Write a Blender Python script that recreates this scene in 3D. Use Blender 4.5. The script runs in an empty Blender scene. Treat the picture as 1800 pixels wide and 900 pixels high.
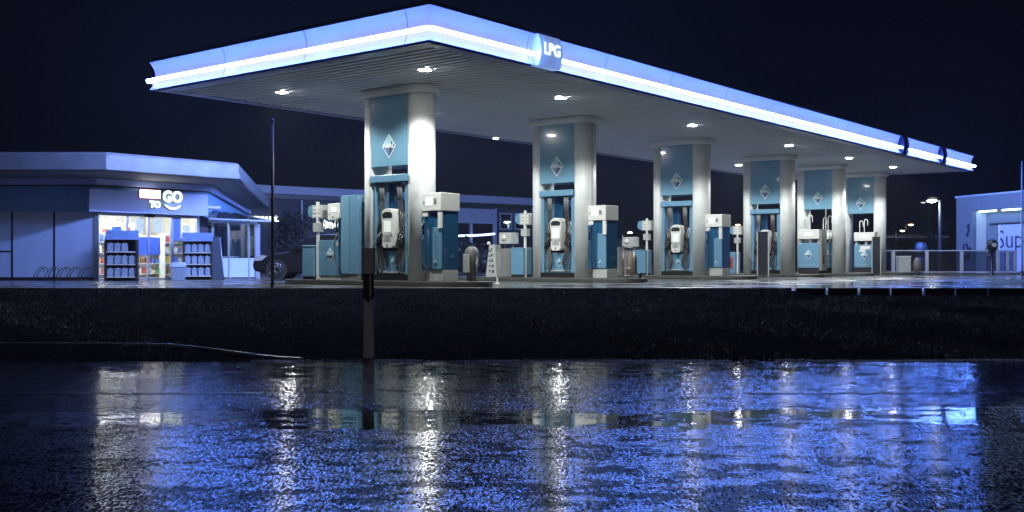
import bpy, math, random
import numpy as np
from mathutils import Vector, Matrix
random.seed(7); rng = np.random.default_rng(7)
C = bpy.context.scene.collection
S = bpy.context.scene
R = math.radians

# ------------------------------------------------------------------ camera
# the camera is the origin; forecourt lies at z = G, the road at z = RZ
G = -0.53; RZ = -1.35
HZ = 463.0; F = 1860.0
cam = bpy.data.cameras.new('camera'); co = bpy.data.objects.new('camera', cam); C.objects.link(co)
co.location = (0, 0, 0); co.rotation_euler = (R(90), 0, 0)
cam.sensor_width = 36; cam.lens = 36*F/1800; cam.shift_y = (HZ-450)/1800
cam.clip_start = .1; cam.clip_end = 3000
S.camera = co

# ------------------------------------------------------------------ world (night sky, added glow behind the camera)
w = bpy.data.worlds.new('World'); S.world = w; w.use_nodes = True
nt = w.node_tree; nt.nodes.clear()
out = nt.nodes.new('ShaderNodeOutputWorld'); bg = nt.nodes.new('ShaderNodeBackground')
tc = nt.nodes.new('ShaderNodeTexCoord')
dp = nt.nodes.new('ShaderNodeVectorMath'); dp.operation = 'DOT_PRODUCT'
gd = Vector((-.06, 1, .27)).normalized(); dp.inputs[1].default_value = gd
nm = nt.nodes.new('ShaderNodeVectorMath'); nm.operation = 'NORMALIZE'
nt.links.new(tc.outputs['Generated'], nm.inputs[0]); nt.links.new(nm.outputs[0], dp.inputs[0])
cr = nt.nodes.new('ShaderNodeValToRGB'); e = cr.color_ramp.elements
e[0].position = .0; e[0].color = (.17, .155, .16, 1)      # fill glow added behind the camera to light the marker post
e[1].position = 1.0; e[1].color = (.0022, .0040, .0110, 1)
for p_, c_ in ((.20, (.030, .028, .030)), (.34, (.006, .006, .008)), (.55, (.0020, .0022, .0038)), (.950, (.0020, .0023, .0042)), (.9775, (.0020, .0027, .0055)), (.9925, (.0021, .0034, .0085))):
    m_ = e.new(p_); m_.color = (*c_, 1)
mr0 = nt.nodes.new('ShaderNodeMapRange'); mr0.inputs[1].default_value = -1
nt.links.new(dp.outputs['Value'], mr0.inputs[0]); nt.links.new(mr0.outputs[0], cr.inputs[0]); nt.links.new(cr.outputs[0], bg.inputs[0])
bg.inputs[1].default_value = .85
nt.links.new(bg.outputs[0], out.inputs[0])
S.view_settings.view_transform = 'Standard'; S.view_settings.look = 'None'
S.view_settings.exposure = 0; S.view_settings.gamma = 1
S.render.engine = 'CYCLES'

LAMP = 190.0         # canopy downlight lenses
HAZE = .0005
SPOT = 610.0       # their downward beam, watts
TUBE = 185.0         # canopy light line, outward side
# ------------------------------------------------------------------ materials
def mat(name, col, rough=.5, metal=0, spec=.5, var=0, vscale=6, bump=0, bscale=40, coat=0, emit=None, es=0):
    m = bpy.data.materials.new(name); m.use_nodes = True
    t = m.node_tree; b = t.nodes['Principled BSDF']
    b.inputs['Base Color'].default_value = (*col, 1); b.inputs['Roughness'].default_value = rough
    b.inputs['Metallic'].default_value = metal; b.inputs['Specular IOR Level'].default_value = spec
    b.inputs['Coat Weight'].default_value = coat; b.inputs['Coat Roughness'].default_value = .06
    if emit: b.inputs['Emission Color'].default_value = (*emit, 1); b.inputs['Emission Strength'].default_value = es
    if var or bump:
        tcn = t.nodes.new('ShaderNodeTexCoord')
    if var:
        n = t.nodes.new('ShaderNodeTexNoise'); n.inputs['Scale'].default_value = vscale; n.inputs['Detail'].default_value = 7
        n.inputs['Roughness'].default_value = .65
        t.links.new(tcn.outputs['Object'], n.inputs['Vector'])
        r = t.nodes.new('ShaderNodeMapRange'); r.inputs[1].default_value = .3; r.inputs[2].default_value = .7
        r.inputs[3].default_value = 1-var; r.inputs[4].default_value = 1+var*.5
        t.links.new(n.outputs[0], r.inputs[0])
        mx = t.nodes.new('ShaderNodeMix'); mx.data_type = 'RGBA'; mx.blend_type = 'MULTIPLY'; mx.inputs[0].default_value = 1
        mx.inputs[6].default_value = (*col, 1); t.links.new(r.outputs[0], mx.inputs[7]); t.links.new(mx.outputs[2], b.inputs['Base Color'])
    if bump:
        n2 = t.nodes.new('ShaderNodeTexNoise'); n2.inputs['Scale'].default_value = bscale; n2.inputs['Detail'].default_value = 5
        t.links.new(tcn.outputs['Object'], n2.inputs['Vector'])
        bp = t.nodes.new('ShaderNodeBump'); bp.inputs['Strength'].default_value = bump; bp.inputs['Distance'].default_value = .01
        t.links.new(n2.outputs[0], bp.inputs['Height']); t.links.new(bp.outputs[0], b.inputs['Normal'])
    return m
def emat(name, col, st):
    m = bpy.data.materials.new(name); m.use_nodes = True; t = m.node_tree; t.nodes.clear()
    o = t.nodes.new('ShaderNodeOutputMaterial'); em = t.nodes.new('ShaderNodeEmission')
    em.inputs[0].default_value = (*col, 1); em.inputs[1].default_value = st; t.links.new(em.outputs[0], o.inputs[0]); return m
def glassmat(name, tint=(.9, .95, 1), refl=.12, rough=.02, fac=None):
    m = bpy.data.materials.new(name); m.use_nodes = True; t = m.node_tree; t.nodes.clear()
    o = t.nodes.new('ShaderNodeOutputMaterial'); tr = t.nodes.new('ShaderNodeBsdfTransparent'); gl = t.nodes.new('ShaderNodeBsdfGlossy')
    tr.inputs[0].default_value = (*tint, 1); gl.inputs['Roughness'].default_value = rough
    mx = t.nodes.new('ShaderNodeMixShader'); lw = t.nodes.new('ShaderNodeLayerWeight'); lw.inputs[0].default_value = .35
    mr = t.nodes.new('ShaderNodeMapRange'); mr.inputs[3].default_value = refl; mr.inputs[4].default_value = .9
    t.links.new(lw.outputs['Fresnel'], mr.inputs[0]); t.links.new(mr.outputs[0], mx.inputs[0])
    t.links.new(tr.outputs[0], mx.inputs[1]); t.links.new(gl.outputs[0], mx.inputs[2]); t.links.new(mx.outputs[0], o.inputs[0]); return m

M = {}
M['pillar'] = mat('pillar_paint', (.68, .71, .70), .45, var=.14, vscale=2.2, bump=.12, bscale=90)
M['panel'] = mat('blue_panel', (.155, .32, .45), .20, var=.06, vscale=3, coat=.8)
M['pumpblue'] = mat('pump_blue', (.13, .28, .42), .32, var=.08, vscale=8, coat=.3)
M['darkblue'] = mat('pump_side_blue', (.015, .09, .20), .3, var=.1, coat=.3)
M['white'] = mat('white_enamel', (.72, .73, .70), .35, var=.07, vscale=10)
M['ltgrey'] = mat('light_grey', (.45, .47, .46), .5, var=.12, vscale=7)
M['grey'] = mat('grey_plastic', (.20, .205, .205), .5, var=.2, vscale=12)
M['dark'] = mat('dark_plastic', (.018, .018, .02), .4, var=.2)
M['black'] = mat('black_rubber', (.008, .008, .009), .45)
M['hose'] = mat('hose_rubber', (.085, .08, .078), .35)
M['metal'] = mat('steel', (.5, .5, .5), .3, metal=1, var=.1)
M['screen'] = mat('pump_display', (.6, .65, .6), .2, emit=(.9, 1, .92), es=.45)
M['soffit'] = mat('soffit_slat', (.62, .67, .68), .65, var=.1, vscale=1.2)
M['soffitgap'] = mat('soffit_gap', (.01, .01, .012), .8)
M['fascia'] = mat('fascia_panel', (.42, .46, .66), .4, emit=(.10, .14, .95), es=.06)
M['fasciaedge'] = mat('roof_edge_trim', (.10, .12, .17), .5, var=.1)
M['flash'] = mat('eave_flashing', (.16, .20, .30), .35, var=.15)
M['band'] = mat('dark_band', (.01, .015, .05), .4)
M['tubeout'] = emat('light_line_front', (.10, .25, 1), TUBE)
M['tubeback'] = emat('light_line_shop_side', (.27, .40, 1), 720)
M['tubein'] = emat('light_line_back', (.27, .30, 1), 19)
M['lpg'] = mat('lpg_panel', (.5, .6, .8), .3, emit=(.25, .42, .95), es=.55)
M['lpgt'] = emat('lpg_letters', (.8, .92, 1), 1.6)
M['lamp'] = emat('downlight_lens', (1, .98, .92), LAMP)
M['logow'] = mat('logo_white', (.75, .8, .82), .35)
M['logol'] = mat('logo_light', (.30, .56, .62), .35)
M['logom'] = mat('logo_mid', (.10, .19, .34), .35)
M['logod'] = mat('logo_dark', (.03, .055, .12), .35)
M['concrete'] = mat('kerb_concrete', (.075, .075, .072), .45, var=.35, vscale=5, bump=.3, bscale=50)
M['kerbdark'] = mat('kerb_dark', (.012, .012, .014), .8, var=.4, vscale=8)
M['wall'] = mat('shop_wall_panel', (.42, .53, .74), .5, var=.06, vscale=3)
M['wallband'] = mat('shop_blue_band', (.19, .40, .70), .5, var=.12, vscale=3)
M['roofw'] = mat('shop_roof_metal', (.17, .19, .23), .4, var=.28, vscale=1.6)
M['sofs'] = mat('shop_soffit', (.17, .165, .15), .7, var=.15)
M['signboard'] = mat('shop_sign_board', (.46, .56, .92), .4, var=.05)
M['frame'] = mat('aluminium_frame', (.35, .40, .50), .35, metal=.6)
M['glass'] = glassmat('shop_glass')
M['glassb'] = glassmat('showroom_glass', (.35, .45, .7), .35)
M['fenceglass'] = glassmat('fence_glass', (.42, .48, .55), .08, .3)
M['room'] = mat('shop_interior', (.72, .70, .64), .7, var=.1)
M['roomlamp'] = emat('ceiling_tube', (1, .95, .84), 80)
M['letter'] = emat('sign_letters', (.86, 1, .93), 3.2)
M['letteredge'] = mat('letter_edge', (.1, .3, .15), .4, emit=(.12, .45, .30), es=.12)
M['signbox'] = emat('sign_lit_box', (1, .98, .98), 7)
M['rededge'] = mat('sign_box_edge', (.5, .05, .06), .4, emit=(.9, .12, .10), es=.15)
M['poster'] = mat('paper_poster', (.75, .72, .68), .6, var=.3, vscale=14)
M['banner'] = mat('blue_banner', (.10, .18, .48), .5, var=.3, vscale=9)
M['navy'] = mat('navy_wall', (.018, .022, .035), .6, var=.2)
M['bluefascia'] = mat('showroom_fascia', (.24, .28, .36), .4, var=.12)
M['carpaint'] = mat('car_paint', (.006, .006, .008), .35, spec=.3)
M['rim'] = mat('alloy', (.16, .17, .20), .25, metal=1)
M['tyre'] = mat('tyre', (.01, .01, .01), .7)
M['carglass'] = mat('car_glass', (.01, .012, .016), .05)
M['headl'] = mat('head_lamp_glass', (.6, .65, .75), .08, metal=.6)
M['red'] = mat('red_sticker', (.50, .05, .03), .4, var=.4, vscale=20)
M['postgrey'] = mat('marker_post_plastic', (.66, .67, .69), .6, var=.25, vscale=9)
M['reflector'] = mat('reflector', (.35, .35, .37), .25, metal=.5)
M['polem'] = mat('pole_steel', (.045, .044, .043), .5, var=.25)
M['bark'] = mat('bark', (.05, .045, .04), .8, var=.3)
M['leafd'] = mat('dark_leaf', (.03, .04, .035), .6)
M['twig'] = mat('twig', (.10, .11, .12), .7)
M['bluecloth'] = mat('blue_bin', (.02, .05, .14), .5)
M['stone'] = mat('pale_gravel', (.55, .60, .70), .12, spec=1.0, var=.4)
M['paleblue'] = mat('carwash_wall', (.17, .215, .29), .5, var=.15, vscale=2)
M['washw'] = mat('carwash_white', (.7, .75, .75), .5)
M['graf'] = mat('graffiti_paint', (.02, .03, .09), .6)
M['orange'] = emat('sodium_lamp', (1, .55, .28), 30)
M['whitel'] = emat('street_lamp_lens', (.92, 1, .96), 60)
goods = [mat('goods_%s' % n, c, .4, var=.2) for n, c in
         (('cream', (.7, .66, .5)), ('red', (.5, .06, .04)), ('green', (.08, .3, .1)), ('yellow', (.7, .5, .08)), ('white', (.75, .75, .75)), ('brown', (.2, .1, .04)), ('blue', (.06, .15, .5)))]
M['canister'] = mat('canister_plastic', (.22, .29, .40), .3, var=.25, vscale=14)
M['rackblack'] = mat('rack_frame', (.012, .014, .022), .45)
M['rackhead'] = mat('rack_header', (.18, .28, .50), .4, var=.35, vscale=8)

# ------------------------------------------------------------------ mesh helpers
class MB:
    def __init__(s): s.v = []; s.f = []; s.m = []; s.sm = []
    def add(s, vs, fs, mi=0, sm=False):
        o = len(s.v); s.v += [tuple(v) for v in vs]
        for f in fs: s.f.append([i+o for i in f]); s.m.append(mi); s.sm.append(sm)
    def box(s, x0, x1, y0, y1, z0, z1, mi=0):
        s.add([(x0,y0,z0),(x1,y0,z0),(x1,y1,z0),(x0,y1,z0),(x0,y0,z1),(x1,y0,z1),(x1,y1,z1),(x0,y1,z1)],
              [(3,2,1,0),(4,5,6,7),(0,1,5,4),(1,2,6,5),(2,3,7,6),(3,0,4,7)], mi); return s
    def prism(s, poly, z0, z1, mi=0, sm=False):
        n = len(poly)
        s.add([(x,y,z0) for x,y in poly]+[(x,y,z1) for x,y in poly], [list(range(n))[::-1], list(range(n,2*n))], mi)
        o = len(s.v)-2*n
        for i in range(n):
            j = (i+1) % n; s.f.append([o+i,o+j,o+n+j,o+n+i]); s.m.append(mi); s.sm.append(sm)
        return s
    def prism_y(s, poly, y0, y1, mi=0, sm=False):   # poly in x,z, pushed along y
        n = len(poly); a = [(x,y0,z) for x,z in poly]; b = [(x,y1,z) for x,z in poly]
        s.add(a+b, [list(range(n)), list(range(n,2*n))[::-1]], mi); o = len(s.v)-2*n
        for i in range(n):
            j = (i+1) % n; s.f.append([o+j,o+i,o+n+i,o+n+j]); s.m.append(mi); s.sm.append(sm)
        return s
    def prism_x(s, poly, x0, x1, mi=0, sm=False):   # poly in y,z, pushed along x
        n = len(poly); a = [(x0,y,z) for y,z in poly]; b = [(x1,y,z) for y,z in poly]
        s.add(a+b, [list(range(n))[::-1], list(range(n,2*n))], mi); o = len(s.v)-2*n
        for i in range(n):
            j = (i+1) % n; s.f.append([o+i,o+j,o+n+j,o+n+i]); s.m.append(mi); s.sm.append(sm)
        return s
    def tube(s, pts, r, n=8, mi=0, caps=True, r1=None):
        pts = [Vector(p) for p in pts]; rings = []; N = len(pts)
        for i, p in enumerate(pts):
            d = (pts[min(i+1,N-1)]-pts[max(i-1,0)]).normalized()
            a = d.cross(Vector((0,0,1)));
            if a.length < .05: a = d.cross(Vector((1,0,0)))
            a.normalize(); b = d.cross(a); rr = r if r1 is None else r+(r1-r)*i/(N-1)
            rings.append([p+a*math.cos(k*2*math.pi/n)*rr+b*math.sin(k*2*math.pi/n)*rr for k in range(n)])
        o = len(s.v)
        for q in rings: s.v += [tuple(v) for v in q]
        for i in range(N-1):
            for k in range(n):
                k2 = (k+1) % n; s.f.append([o+i*n+k2,o+i*n+k,o+(i+1)*n+k,o+(i+1)*n+k2]); s.m.append(mi); s.sm.append(True)
        if caps:
            s.f.append([o+k for k in range(n)]); s.m.append(mi); s.sm.append(False)
            s.f.append([o+(N-1)*n+k for k in range(n)][::-1]); s.m.append(mi); s.sm.append(False)
        return s
    def lathe(s, prof, cx=0, cy=0, n=16, mi=0):
        o = len(s.v)
        for r, z in prof:
            for k in range(n): a = k*2*math.pi/n; s.v.append((cx+r*math.cos(a), cy+r*math.sin(a), z))
        for i in range(len(prof)-1):
            for k in range(n):
                k2 = (k+1) % n; s.f.append([o+i*n+k,o+i*n+k2,o+(i+1)*n+k2,o+(i+1)*n+k]); s.m.append(mi); s.sm.append(True)
        return s
    def build(s, name, mats, parent=None, bevel=0, label=None):
        me = bpy.data.meshes.new(name); me.from_pydata(s.v, [], s.f); me.update()
        if not isinstance(mats, (list, tuple)): mats = [mats]
        for m in mats: me.materials.append(m)
        me.polygons.foreach_set('material_index', s.m); me.polygons.foreach_set('use_smooth', s.sm)
        o = bpy.data.objects.new(name, me); C.objects.link(o)
        if parent: o.parent = parent
        if bevel:
            b = o.modifiers.new('bevel', 'BEVEL'); b.width = bevel; b.segments = 2; b.limit_method = 'ANGLE'
        if label: o['label'] = label
        return o
def box(*a, mi=0): return MB().box(*a, mi=mi)
def tag(o, label=None, cat=None, group=None, kind=None):
    for k, v in (('label', label), ('category', cat), ('group', group), ('kind', kind)):
        if v: o[k] = v
    return o
def thing(name, label, cat, loc, rz=0, group=None):
    o = bpy.data.objects.new(name, None); C.objects.link(o); o.location = loc; o.rotation_euler = (0, 0, rz)
    o.empty_display_size = .2
    return tag(o, label, cat, group)
def dup(o, loc=None, rz=None, label=None, parent=None, top=True):
    c = o.copy(); C.objects.link(c)
    if parent: c.parent = parent
    for ch in o.children: dup(ch, parent=c, top=False)
    if top:
        if loc is not None: c.location = loc
        if rz is not None: c.rotation_euler = (0, 0, rz)
        if label: c['label'] = label
    return c
def struct(o, kind='structure'): o['kind'] = kind; return o
def text(name, s, size, m, parent, loc, rot, bold=.0, ext=.004, ax='CENTER', sx=1.0, shear=0):
    cu = bpy.data.curves.new(name, 'FONT'); cu.body = s; cu.size = size; cu.offset = bold; cu.extrude = ext
    cu.align_x = ax; cu.align_y = 'CENTER'; cu.shear = shear; cu.resolution_u = 3
    t = bpy.data.objects.new(name+'_curve', cu); C.objects.link(t)
    dg = bpy.context.evaluated_depsgraph_get(); me = bpy.data.meshes.new_from_object(t.evaluated_get(dg))
    bpy.data.objects.remove(t); me.materials.clear(); me.materials.append(m)
    o = bpy.data.objects.new(name, me); C.objects.link(o); o.parent = parent; o.location = loc; o.rotation_euler = rot; o.scale = (sx, 1, 1)
    return o
def kpx(px): return (px-900)/F
def on_line(P, d, px):     # distance along a plan line P + t d at which it crosses a bearing
    k = kpx(px); return (k*P[1]-P[0])/(d[0]-k*d[1])

# ------------------------------------------------------------------ ground, road
def ground():
    xs = np.linspace(-60, 60, 121); 
    def bank_z(y, x=20):
        t = (y-14.6)/(19.79-14.6); t = min(max(t, 0), 1)
        return -1.34+.74*(t**.9)+(.115*max(0, (y-19.0)/.79) if x < 5.2 else 0)
    # bank
    m = MB(); ys = np.linspace(14.6, 19.79, 20)
    V = [(x, y, bank_z(y, x)+(.02*math.sin(x*1.7+y*2.1)+.015*math.sin(x*3.9-y*4.1))*(1 if 14.7 < y < 19.0 else 0)) for y in ys for x in xs]
    n = len(xs); Fc = [(j*n+i, j*n+i+1, (j+1)*n+i+1, (j+1)*n+i) for j in range(len(ys)-1) for i in range(n-1)]
    m.add(V, Fc, 0, True)
    struct(m.build('grass_bank_soil', mat('bank_soil', (.012, .0135, .015), 1, var=.4, vscale=3, spec=0)))
    return bank_z
bank_z = ground()

AX, AY = .070, .95
def road_material():
    m = bpy.data.materials.new('wet_asphalt'); m.use_nodes = True; t = m.node_tree; b = t.nodes['Principled BSDF']
    N = t.nodes.new; L = t.links.new
    g = N('ShaderNodeNewGeometry'); sp = N('ShaderNodeSeparateXYZ'); L(g.outputs['Position'], sp.inputs[0])
    def noise(scale, det=4, rough=.6, vec=None, dist=0):
        n = N('ShaderNodeTexNoise'); n.inputs['Scale'].default_value = scale; n.inputs['Detail'].default_value = det
        n.inputs['Roughness'].default_value = rough; n.inputs['Distortion'].default_value = dist
        L(vec or g.outputs['Position'], n.inputs['Vector']); return n.outputs[0]
    def mth(op, a, b_=None, c=None):
        n = N('ShaderNodeMath'); n.operation = op
        for i, v in enumerate((a, b_, c)):
            if v is None: continue
            if isinstance(v, (int, float)): n.inputs[i].default_value = v
            else: L(v, n.inputs[i])
        return n.outputs[0]
    def mr(v, a, b_, c, d, smooth=True):
        n = N('ShaderNodeMapRange'); n.interpolation_type = 'SMOOTHSTEP' if smooth else 'LINEAR'
        L(v, n.inputs[0])
        for i, q in enumerate((a, b_, c, d)): n.inputs[i+1].default_value = q
        return n.outputs[0]
    mp = N('ShaderNodeMapping'); mp.inputs['Scale'].default_value = (.5, 1.4, 1); L(g.outputs['Position'], mp.inputs[0])
    big = noise(1.1, 5, .6, mp.outputs[0])
    mp2 = N('ShaderNodeMapping'); mp2.inputs['Scale'].default_value = (1.7, 2.3, 1); L(g.outputs['Position'], mp2.inputs[0])
    mid = noise(1.6, 5, .65, mp2.outputs[0])
    # wheel rut full of water near y=9.25, and thinner film at the far side of the road
    yy = mth('ADD', sp.outputs['Y'], mth('ADD', mth('MULTIPLY', mth('SUBTRACT', big, .5), 2.2), mth('MULTIPLY', mth('SUBTRACT', mid, .5), 1.1)))
    rut = mth('MULTIPLY', mr(yy, 8.75, 8.95, 0, 1), mr(yy, 9.55, 9.85, 1, 0))
    rut = mth('MULTIPLY', rut, mr(mid, .40, .50, 0, 1))
    far = mth('MULTIPLY', mr(yy, 12.0, 13.0, 0, 1), mr(mid, .42, .6, .1, .8))
    water = mth('MAXIMUM', rut, far)
    mp3 = N('ShaderNodeMapping'); mp3.inputs['Scale'].default_value = (1, .30, 1); L(g.outputs['Position'], mp3.inputs[0])
    grain = noise(48, 3, .7, mp3.outputs[0])
    # the water film is a field of tiny facets: wide tilt along the line of sight, little across it
    def vnoise(scale, vec, det):
        n = N('ShaderNodeTexNoise'); n.inputs['Scale'].default_value = scale; n.inputs['Detail'].default_value = det; n.inputs['Roughness'].default_value = .7
        L(vec, n.inputs['Vector']); v_ = N('ShaderNodeVectorMath'); v_.operation = 'SUBTRACT'; L(n.outputs['Color'], v_.inputs[0]); v_.inputs[1].default_value = (.5,.5,.5); return v_.outputs[0]
    def vm(op, a_, b_):
        n = N('ShaderNodeVectorMath'); n.operation = op; L(a_, n.inputs[0])
        if isinstance(b_, tuple): n.inputs[1].default_value = b_
        else: L(b_, n.inputs[1])
        return n.outputs[0]
    mpa = N('ShaderNodeMapping'); mpa.inputs['Scale'].default_value = (1, .27, 1); L(g.outputs['Position'], mpa.inputs[0])
    mpb = N('ShaderNodeMapping'); mpb.inputs['Scale'].default_value = (.35, .6, 1); L(g.outputs['Position'], mpb.inputs[0])
    va = vm('MULTIPLY', vnoise(82, mpa.outputs[0], 3), (AX, AY, 0))
    vb = vm('MULTIPLY', vnoise(4.5, mpb.outputs[0], 3), (.012, .02, 0))
    vs = vm('ADD', va, vb)
    amp = mth('MULTIPLY', mth('SUBTRACT', 1, mth('MULTIPLY', water, .84)), mr(mid, .36, .62, 1.1, .88))
    sc = N('ShaderNodeVectorMath'); sc.operation = 'SCALE'; L(vs, sc.inputs[0]); L(amp, sc.inputs[3])
    nn = N('ShaderNodeVectorMath'); nn.operation = 'NORMALIZE'; L(vm('ADD', sc.outputs[0], (0, 0, 1)), nn.inputs[0]); L(nn.outputs[0], b.inputs['Normal'])
    ro = mth('SUBTRACT', .135, mth('MULTIPLY', water, .085)); L(ro, b.inputs['Roughness'])
    # pits between the stones, clustered, where no film closes the surface
    dens = mth('ADD', mth('MULTIPLY', grain, 1.0), mth('ADD', mth('MULTIPLY', mid, 1.35), mth('MULTIPLY', big, .8)))
    pit = mr(mth('SUBTRACT', dens, mr(sp.outputs['Y'], 6.5, 12.5, 1.545, 1.36, False)), -.04, .03, .03, 1)
    film = mth('MAXIMUM', pit, water)
    L(mth('MULTIPLY', film, .62), b.inputs['Specular IOR Level'])
    cr = N('ShaderNodeValToRGB'); L(grain, cr.inputs[0]); cr.color_ramp.elements[0].color = (.002, .0025, .004, 1); cr.color_ramp.elements[1].color = (.012, .013, .016, 1)
    L(cr.outputs[0], b.inputs['Base Color']); b.inputs['IOR'].default_value = 1.5
    return m
RM = road_material()
struct(MB().box(-80, 80, -40, 14.62, RZ-.3, RZ).build('road', RM))

def forecourt_material():
    m = mat('wet_forecourt', (.085, .088, .088), .22, var=.35, vscale=.8, bump=.25, bscale=18)
    t = m.node_tree; b = t.nodes['Principled BSDF']; g = t.nodes.new('ShaderNodeNewGeometry')
    n = t.nodes.new('ShaderNodeTexNoise'); n.inputs['Scale'].default_value = .7; n.inputs['Detail'].default_value = 5
    t.links.new(g.outputs['Position'], n.inputs['Vector'])
    r = t.nodes.new('ShaderNodeMapRange'); r.inputs[1].default_value = .4; r.inputs[2].default_value = .6; r.inputs[3].default_value = .10; r.inputs[4].default_value = .42
    t.links.new(n.outputs[0], r.inputs[0]); t.links.new(r.outputs[0], b.inputs['Roughness']); return m
struct(MB().box(-60, 90, 20.0, 90, G-.2, G).build('forecourt', forecourt_material()))
# sloping channel in front of the forecourt slab, seen through the kerb gaps
ch = MB(); ch.add([(-60,19.815,-.605),(90,19.815,-.605),(90,19.998,G-.004),(-60,19.998,G-.004),(-60,19.815,-1),(90,19.815,-1)], [(0,1,2,3),(4,5,1,0)])
struct(ch.build('drain_channel', mat('channel_concrete', (.5, .52, .56), .25, var=.1)))
far = MB().box(-900, 900, 90, 1600, G-.3, G-.02)
struct(far.build('far_ground', mat('far_field', (.008, .010, .010), .9, var=.3, vscale=.1)))
side = MB(); side.box(-900, -60, 14.6, 90, G-.5, G-.02); side.box(90, 900, 14.6, 90, G-.5, G-.02)
struct(side.build('side_ground', mat('side_field', (.008, .010, .010), .9)))

# kerb stones along the forecourt edge (with open gaps on the right), one object each
def kerb_stone(x0, x1, lab, first=[None]):
    L = x1-x0
    m = MB().prism_x([(19.80,-.62),(19.86,-.62),(19.86,-.468),(19.85,-.462),(19.81,-.462),(19.80,-.468)], 0, L)
    o = m.build('kerb_stone', M['kerbdark']); o.location = (x0, 0, 0); return struct(o)
gapx = [kpx(p)*19.9 for p in (1393,1451,1507,1563,1620,1676,1733)]
gw = [.085,.055,.060,.045,.060,.038,.032]
prev = -30
for g_, w_ in zip(gapx, gw):
    kerb_stone(prev, g_-w_/2, None); prev = g_+w_/2
kerb_stone(prev, 40, None)

# pale edging line on the left, verge in front of it
pts = [(-20,15.55),(-7.5,15.53),(-6.2,15.52),(-5.0,15.45),(-4.3,15.18),(-3.7,14.88),(-3.2,14.70),(-2.9,14.66)]
v = []; f = []
for i, (x, y) in enumerate(pts):
    z = bank_z(y)+.022; v += [(x,y,z),(x,y+.022,z+.002),(x,y-.01,z-.1)]
for i in range(len(pts)-1): a = i*3; f += [(a,a+3,a+4,a+1),(a+2,a+5,a+3,a)]
ed = MB(); ed.add(v, f); struct(ed.build('edging_kerb', mat('edging_concrete', (.20, .21, .23), .35, var=.7, vscale=2.5)))
# wet gravel rim where the asphalt meets the grass
gm = MB()
for i in range(5200):
    x = rng.uniform(-3.6, 10); y = 14.62+rng.normal(0, .035)+.03*math.sin(x*2.1); r_ = rng.uniform(.008, .026)
    if math.sin(x*1.3)+math.sin(x*3.1+1)+rng.normal(0,.8) < -1.0: continue
    z = RZ+.004+max(0, y-14.6)*.12; 
    vs = [(x+r_*math.cos(a)*rng.uniform(.7,1.2), y+r_*math.sin(a), z) for a in (0,1.6,3.1,4.7)]+[(x, y, z+r_*rng.uniform(.5,1))]
    gm.add(vs, [(0,1,4),(1,2,4),(2,3,4),(3,0,4)])
struct(gm.build('roadside_gravel', M['stone']), 'stuff')
# worn lane line
lm = mat('worn_line_paint', (.07, .075, .085), .25, var=.8, vscale=3, bump=.4, bscale=40)
ln = MB()
for a, b_ in ((-9, -2.6), (2.4, 12)):
    ln.add([(a,10.93,RZ+.004),(b_,10.93,RZ+.004),(b_,11.05,RZ+.004),(a,11.05,RZ+.004)], [(0,1,2,3)])
struct(ln.build('road_lane_line', lm))

# grass
def grass():
    n = 150000
    x = rng.uniform(-11.5, 11.5, n); y = rng.uniform(14.66, 19.78, n)
    keep = np.abs(x) < y*.5+.4
    keep &= ~((y < 15.62) & (x < -3.0) & (rng.random(n) < .75) )
    x = x[keep]; y = y[keep]; n = len(x)
    t = np.clip((y-14.6)/5.19, 0, 1); z = -1.34+.74*t**.9+np.where(x < 5.2, .115*np.clip((y-19)/.79, 0, 1), 0)
    clump = .5+.5*np.sin(x*2.3+np.sin(y*3.1))*np.sin(y*2.7+np.sin(x*1.7))
    h = rng.uniform(.015, .045, n)*(.75+.45*clump); a = rng.uniform(0, 6.28, n); lean = rng.uniform(.2, 1.3, n)*h; wd = rng.uniform(.003, .008, n)
    la = rng.uniform(0, 6.28, n)
    V = np.empty((n, 3, 3))
    V[:,0] = np.c_[x-np.cos(a)*wd, y-np.sin(a)*wd, z-.01]; V[:,1] = np.c_[x+np.cos(a)*wd, y+np.sin(a)*wd, z-.01]
    V[:,2] = np.c_[x+np.cos(la)*lean, y+np.sin(la)*lean, z+h]
    me = bpy.data.meshes.new('grass'); me.vertices.add(n*3); me.vertices.foreach_set('co', V.ravel())
    me.loops.add(n*3); me.loops.foreach_set('vertex_index', np.arange(n*3)); me.polygons.add(n)
    me.polygons.foreach_set('loop_start', np.arange(n)*3); me.polygons.foreach_set('loop_total', np.full(n, 3)); me.update()
    me.materials.append(mat('wet_grass', (.095, .108, .115), .6, var=.6, vscale=2, spec=.15))
    o = bpy.data.objects.new('grass', me); C.objects.link(o); tag(o, 'short wet dark grass on the bank below the forecourt', 'grass', kind='stuff')
grass()

# ------------------------------------------------------------------ canopy
TH = math.atan2(.7815, .624); U = Vector((math.cos(TH), math.sin(TH), 0)); W = Vector((-math.sin(TH), math.cos(TH), 0))
O = Vector((-1.57, 20.1, G)); LU = 36.0; LV = 9.06
def P(u, v_, z=0): return O+U*u+W*v_+Vector((0,0,z))
can = thing('canopy', 'long flat filling station canopy with glowing blue lit edge, over the pumps', 'canopy', O, TH)
SZ = 4.74
box(.12, LU-.12, .12, LV-.12, SZ+.11, 5.50).build('roof', M['fasciaedge'], can)
sl = MB(); pitch = .235; x = .30
while x < LU-.35:
    sl.box(x, x+pitch-.09, .30, LV-.30, SZ, SZ+.025); x += pitch
sl.build('soffit', M['soffit'], can)
fl = MB(); fl.box(.02, .28, .02, LV-.02, SZ-.012, SZ+.03); fl.box(LU-.28, LU-.02, .02, LV-.02, SZ-.012, SZ+.03)
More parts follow.
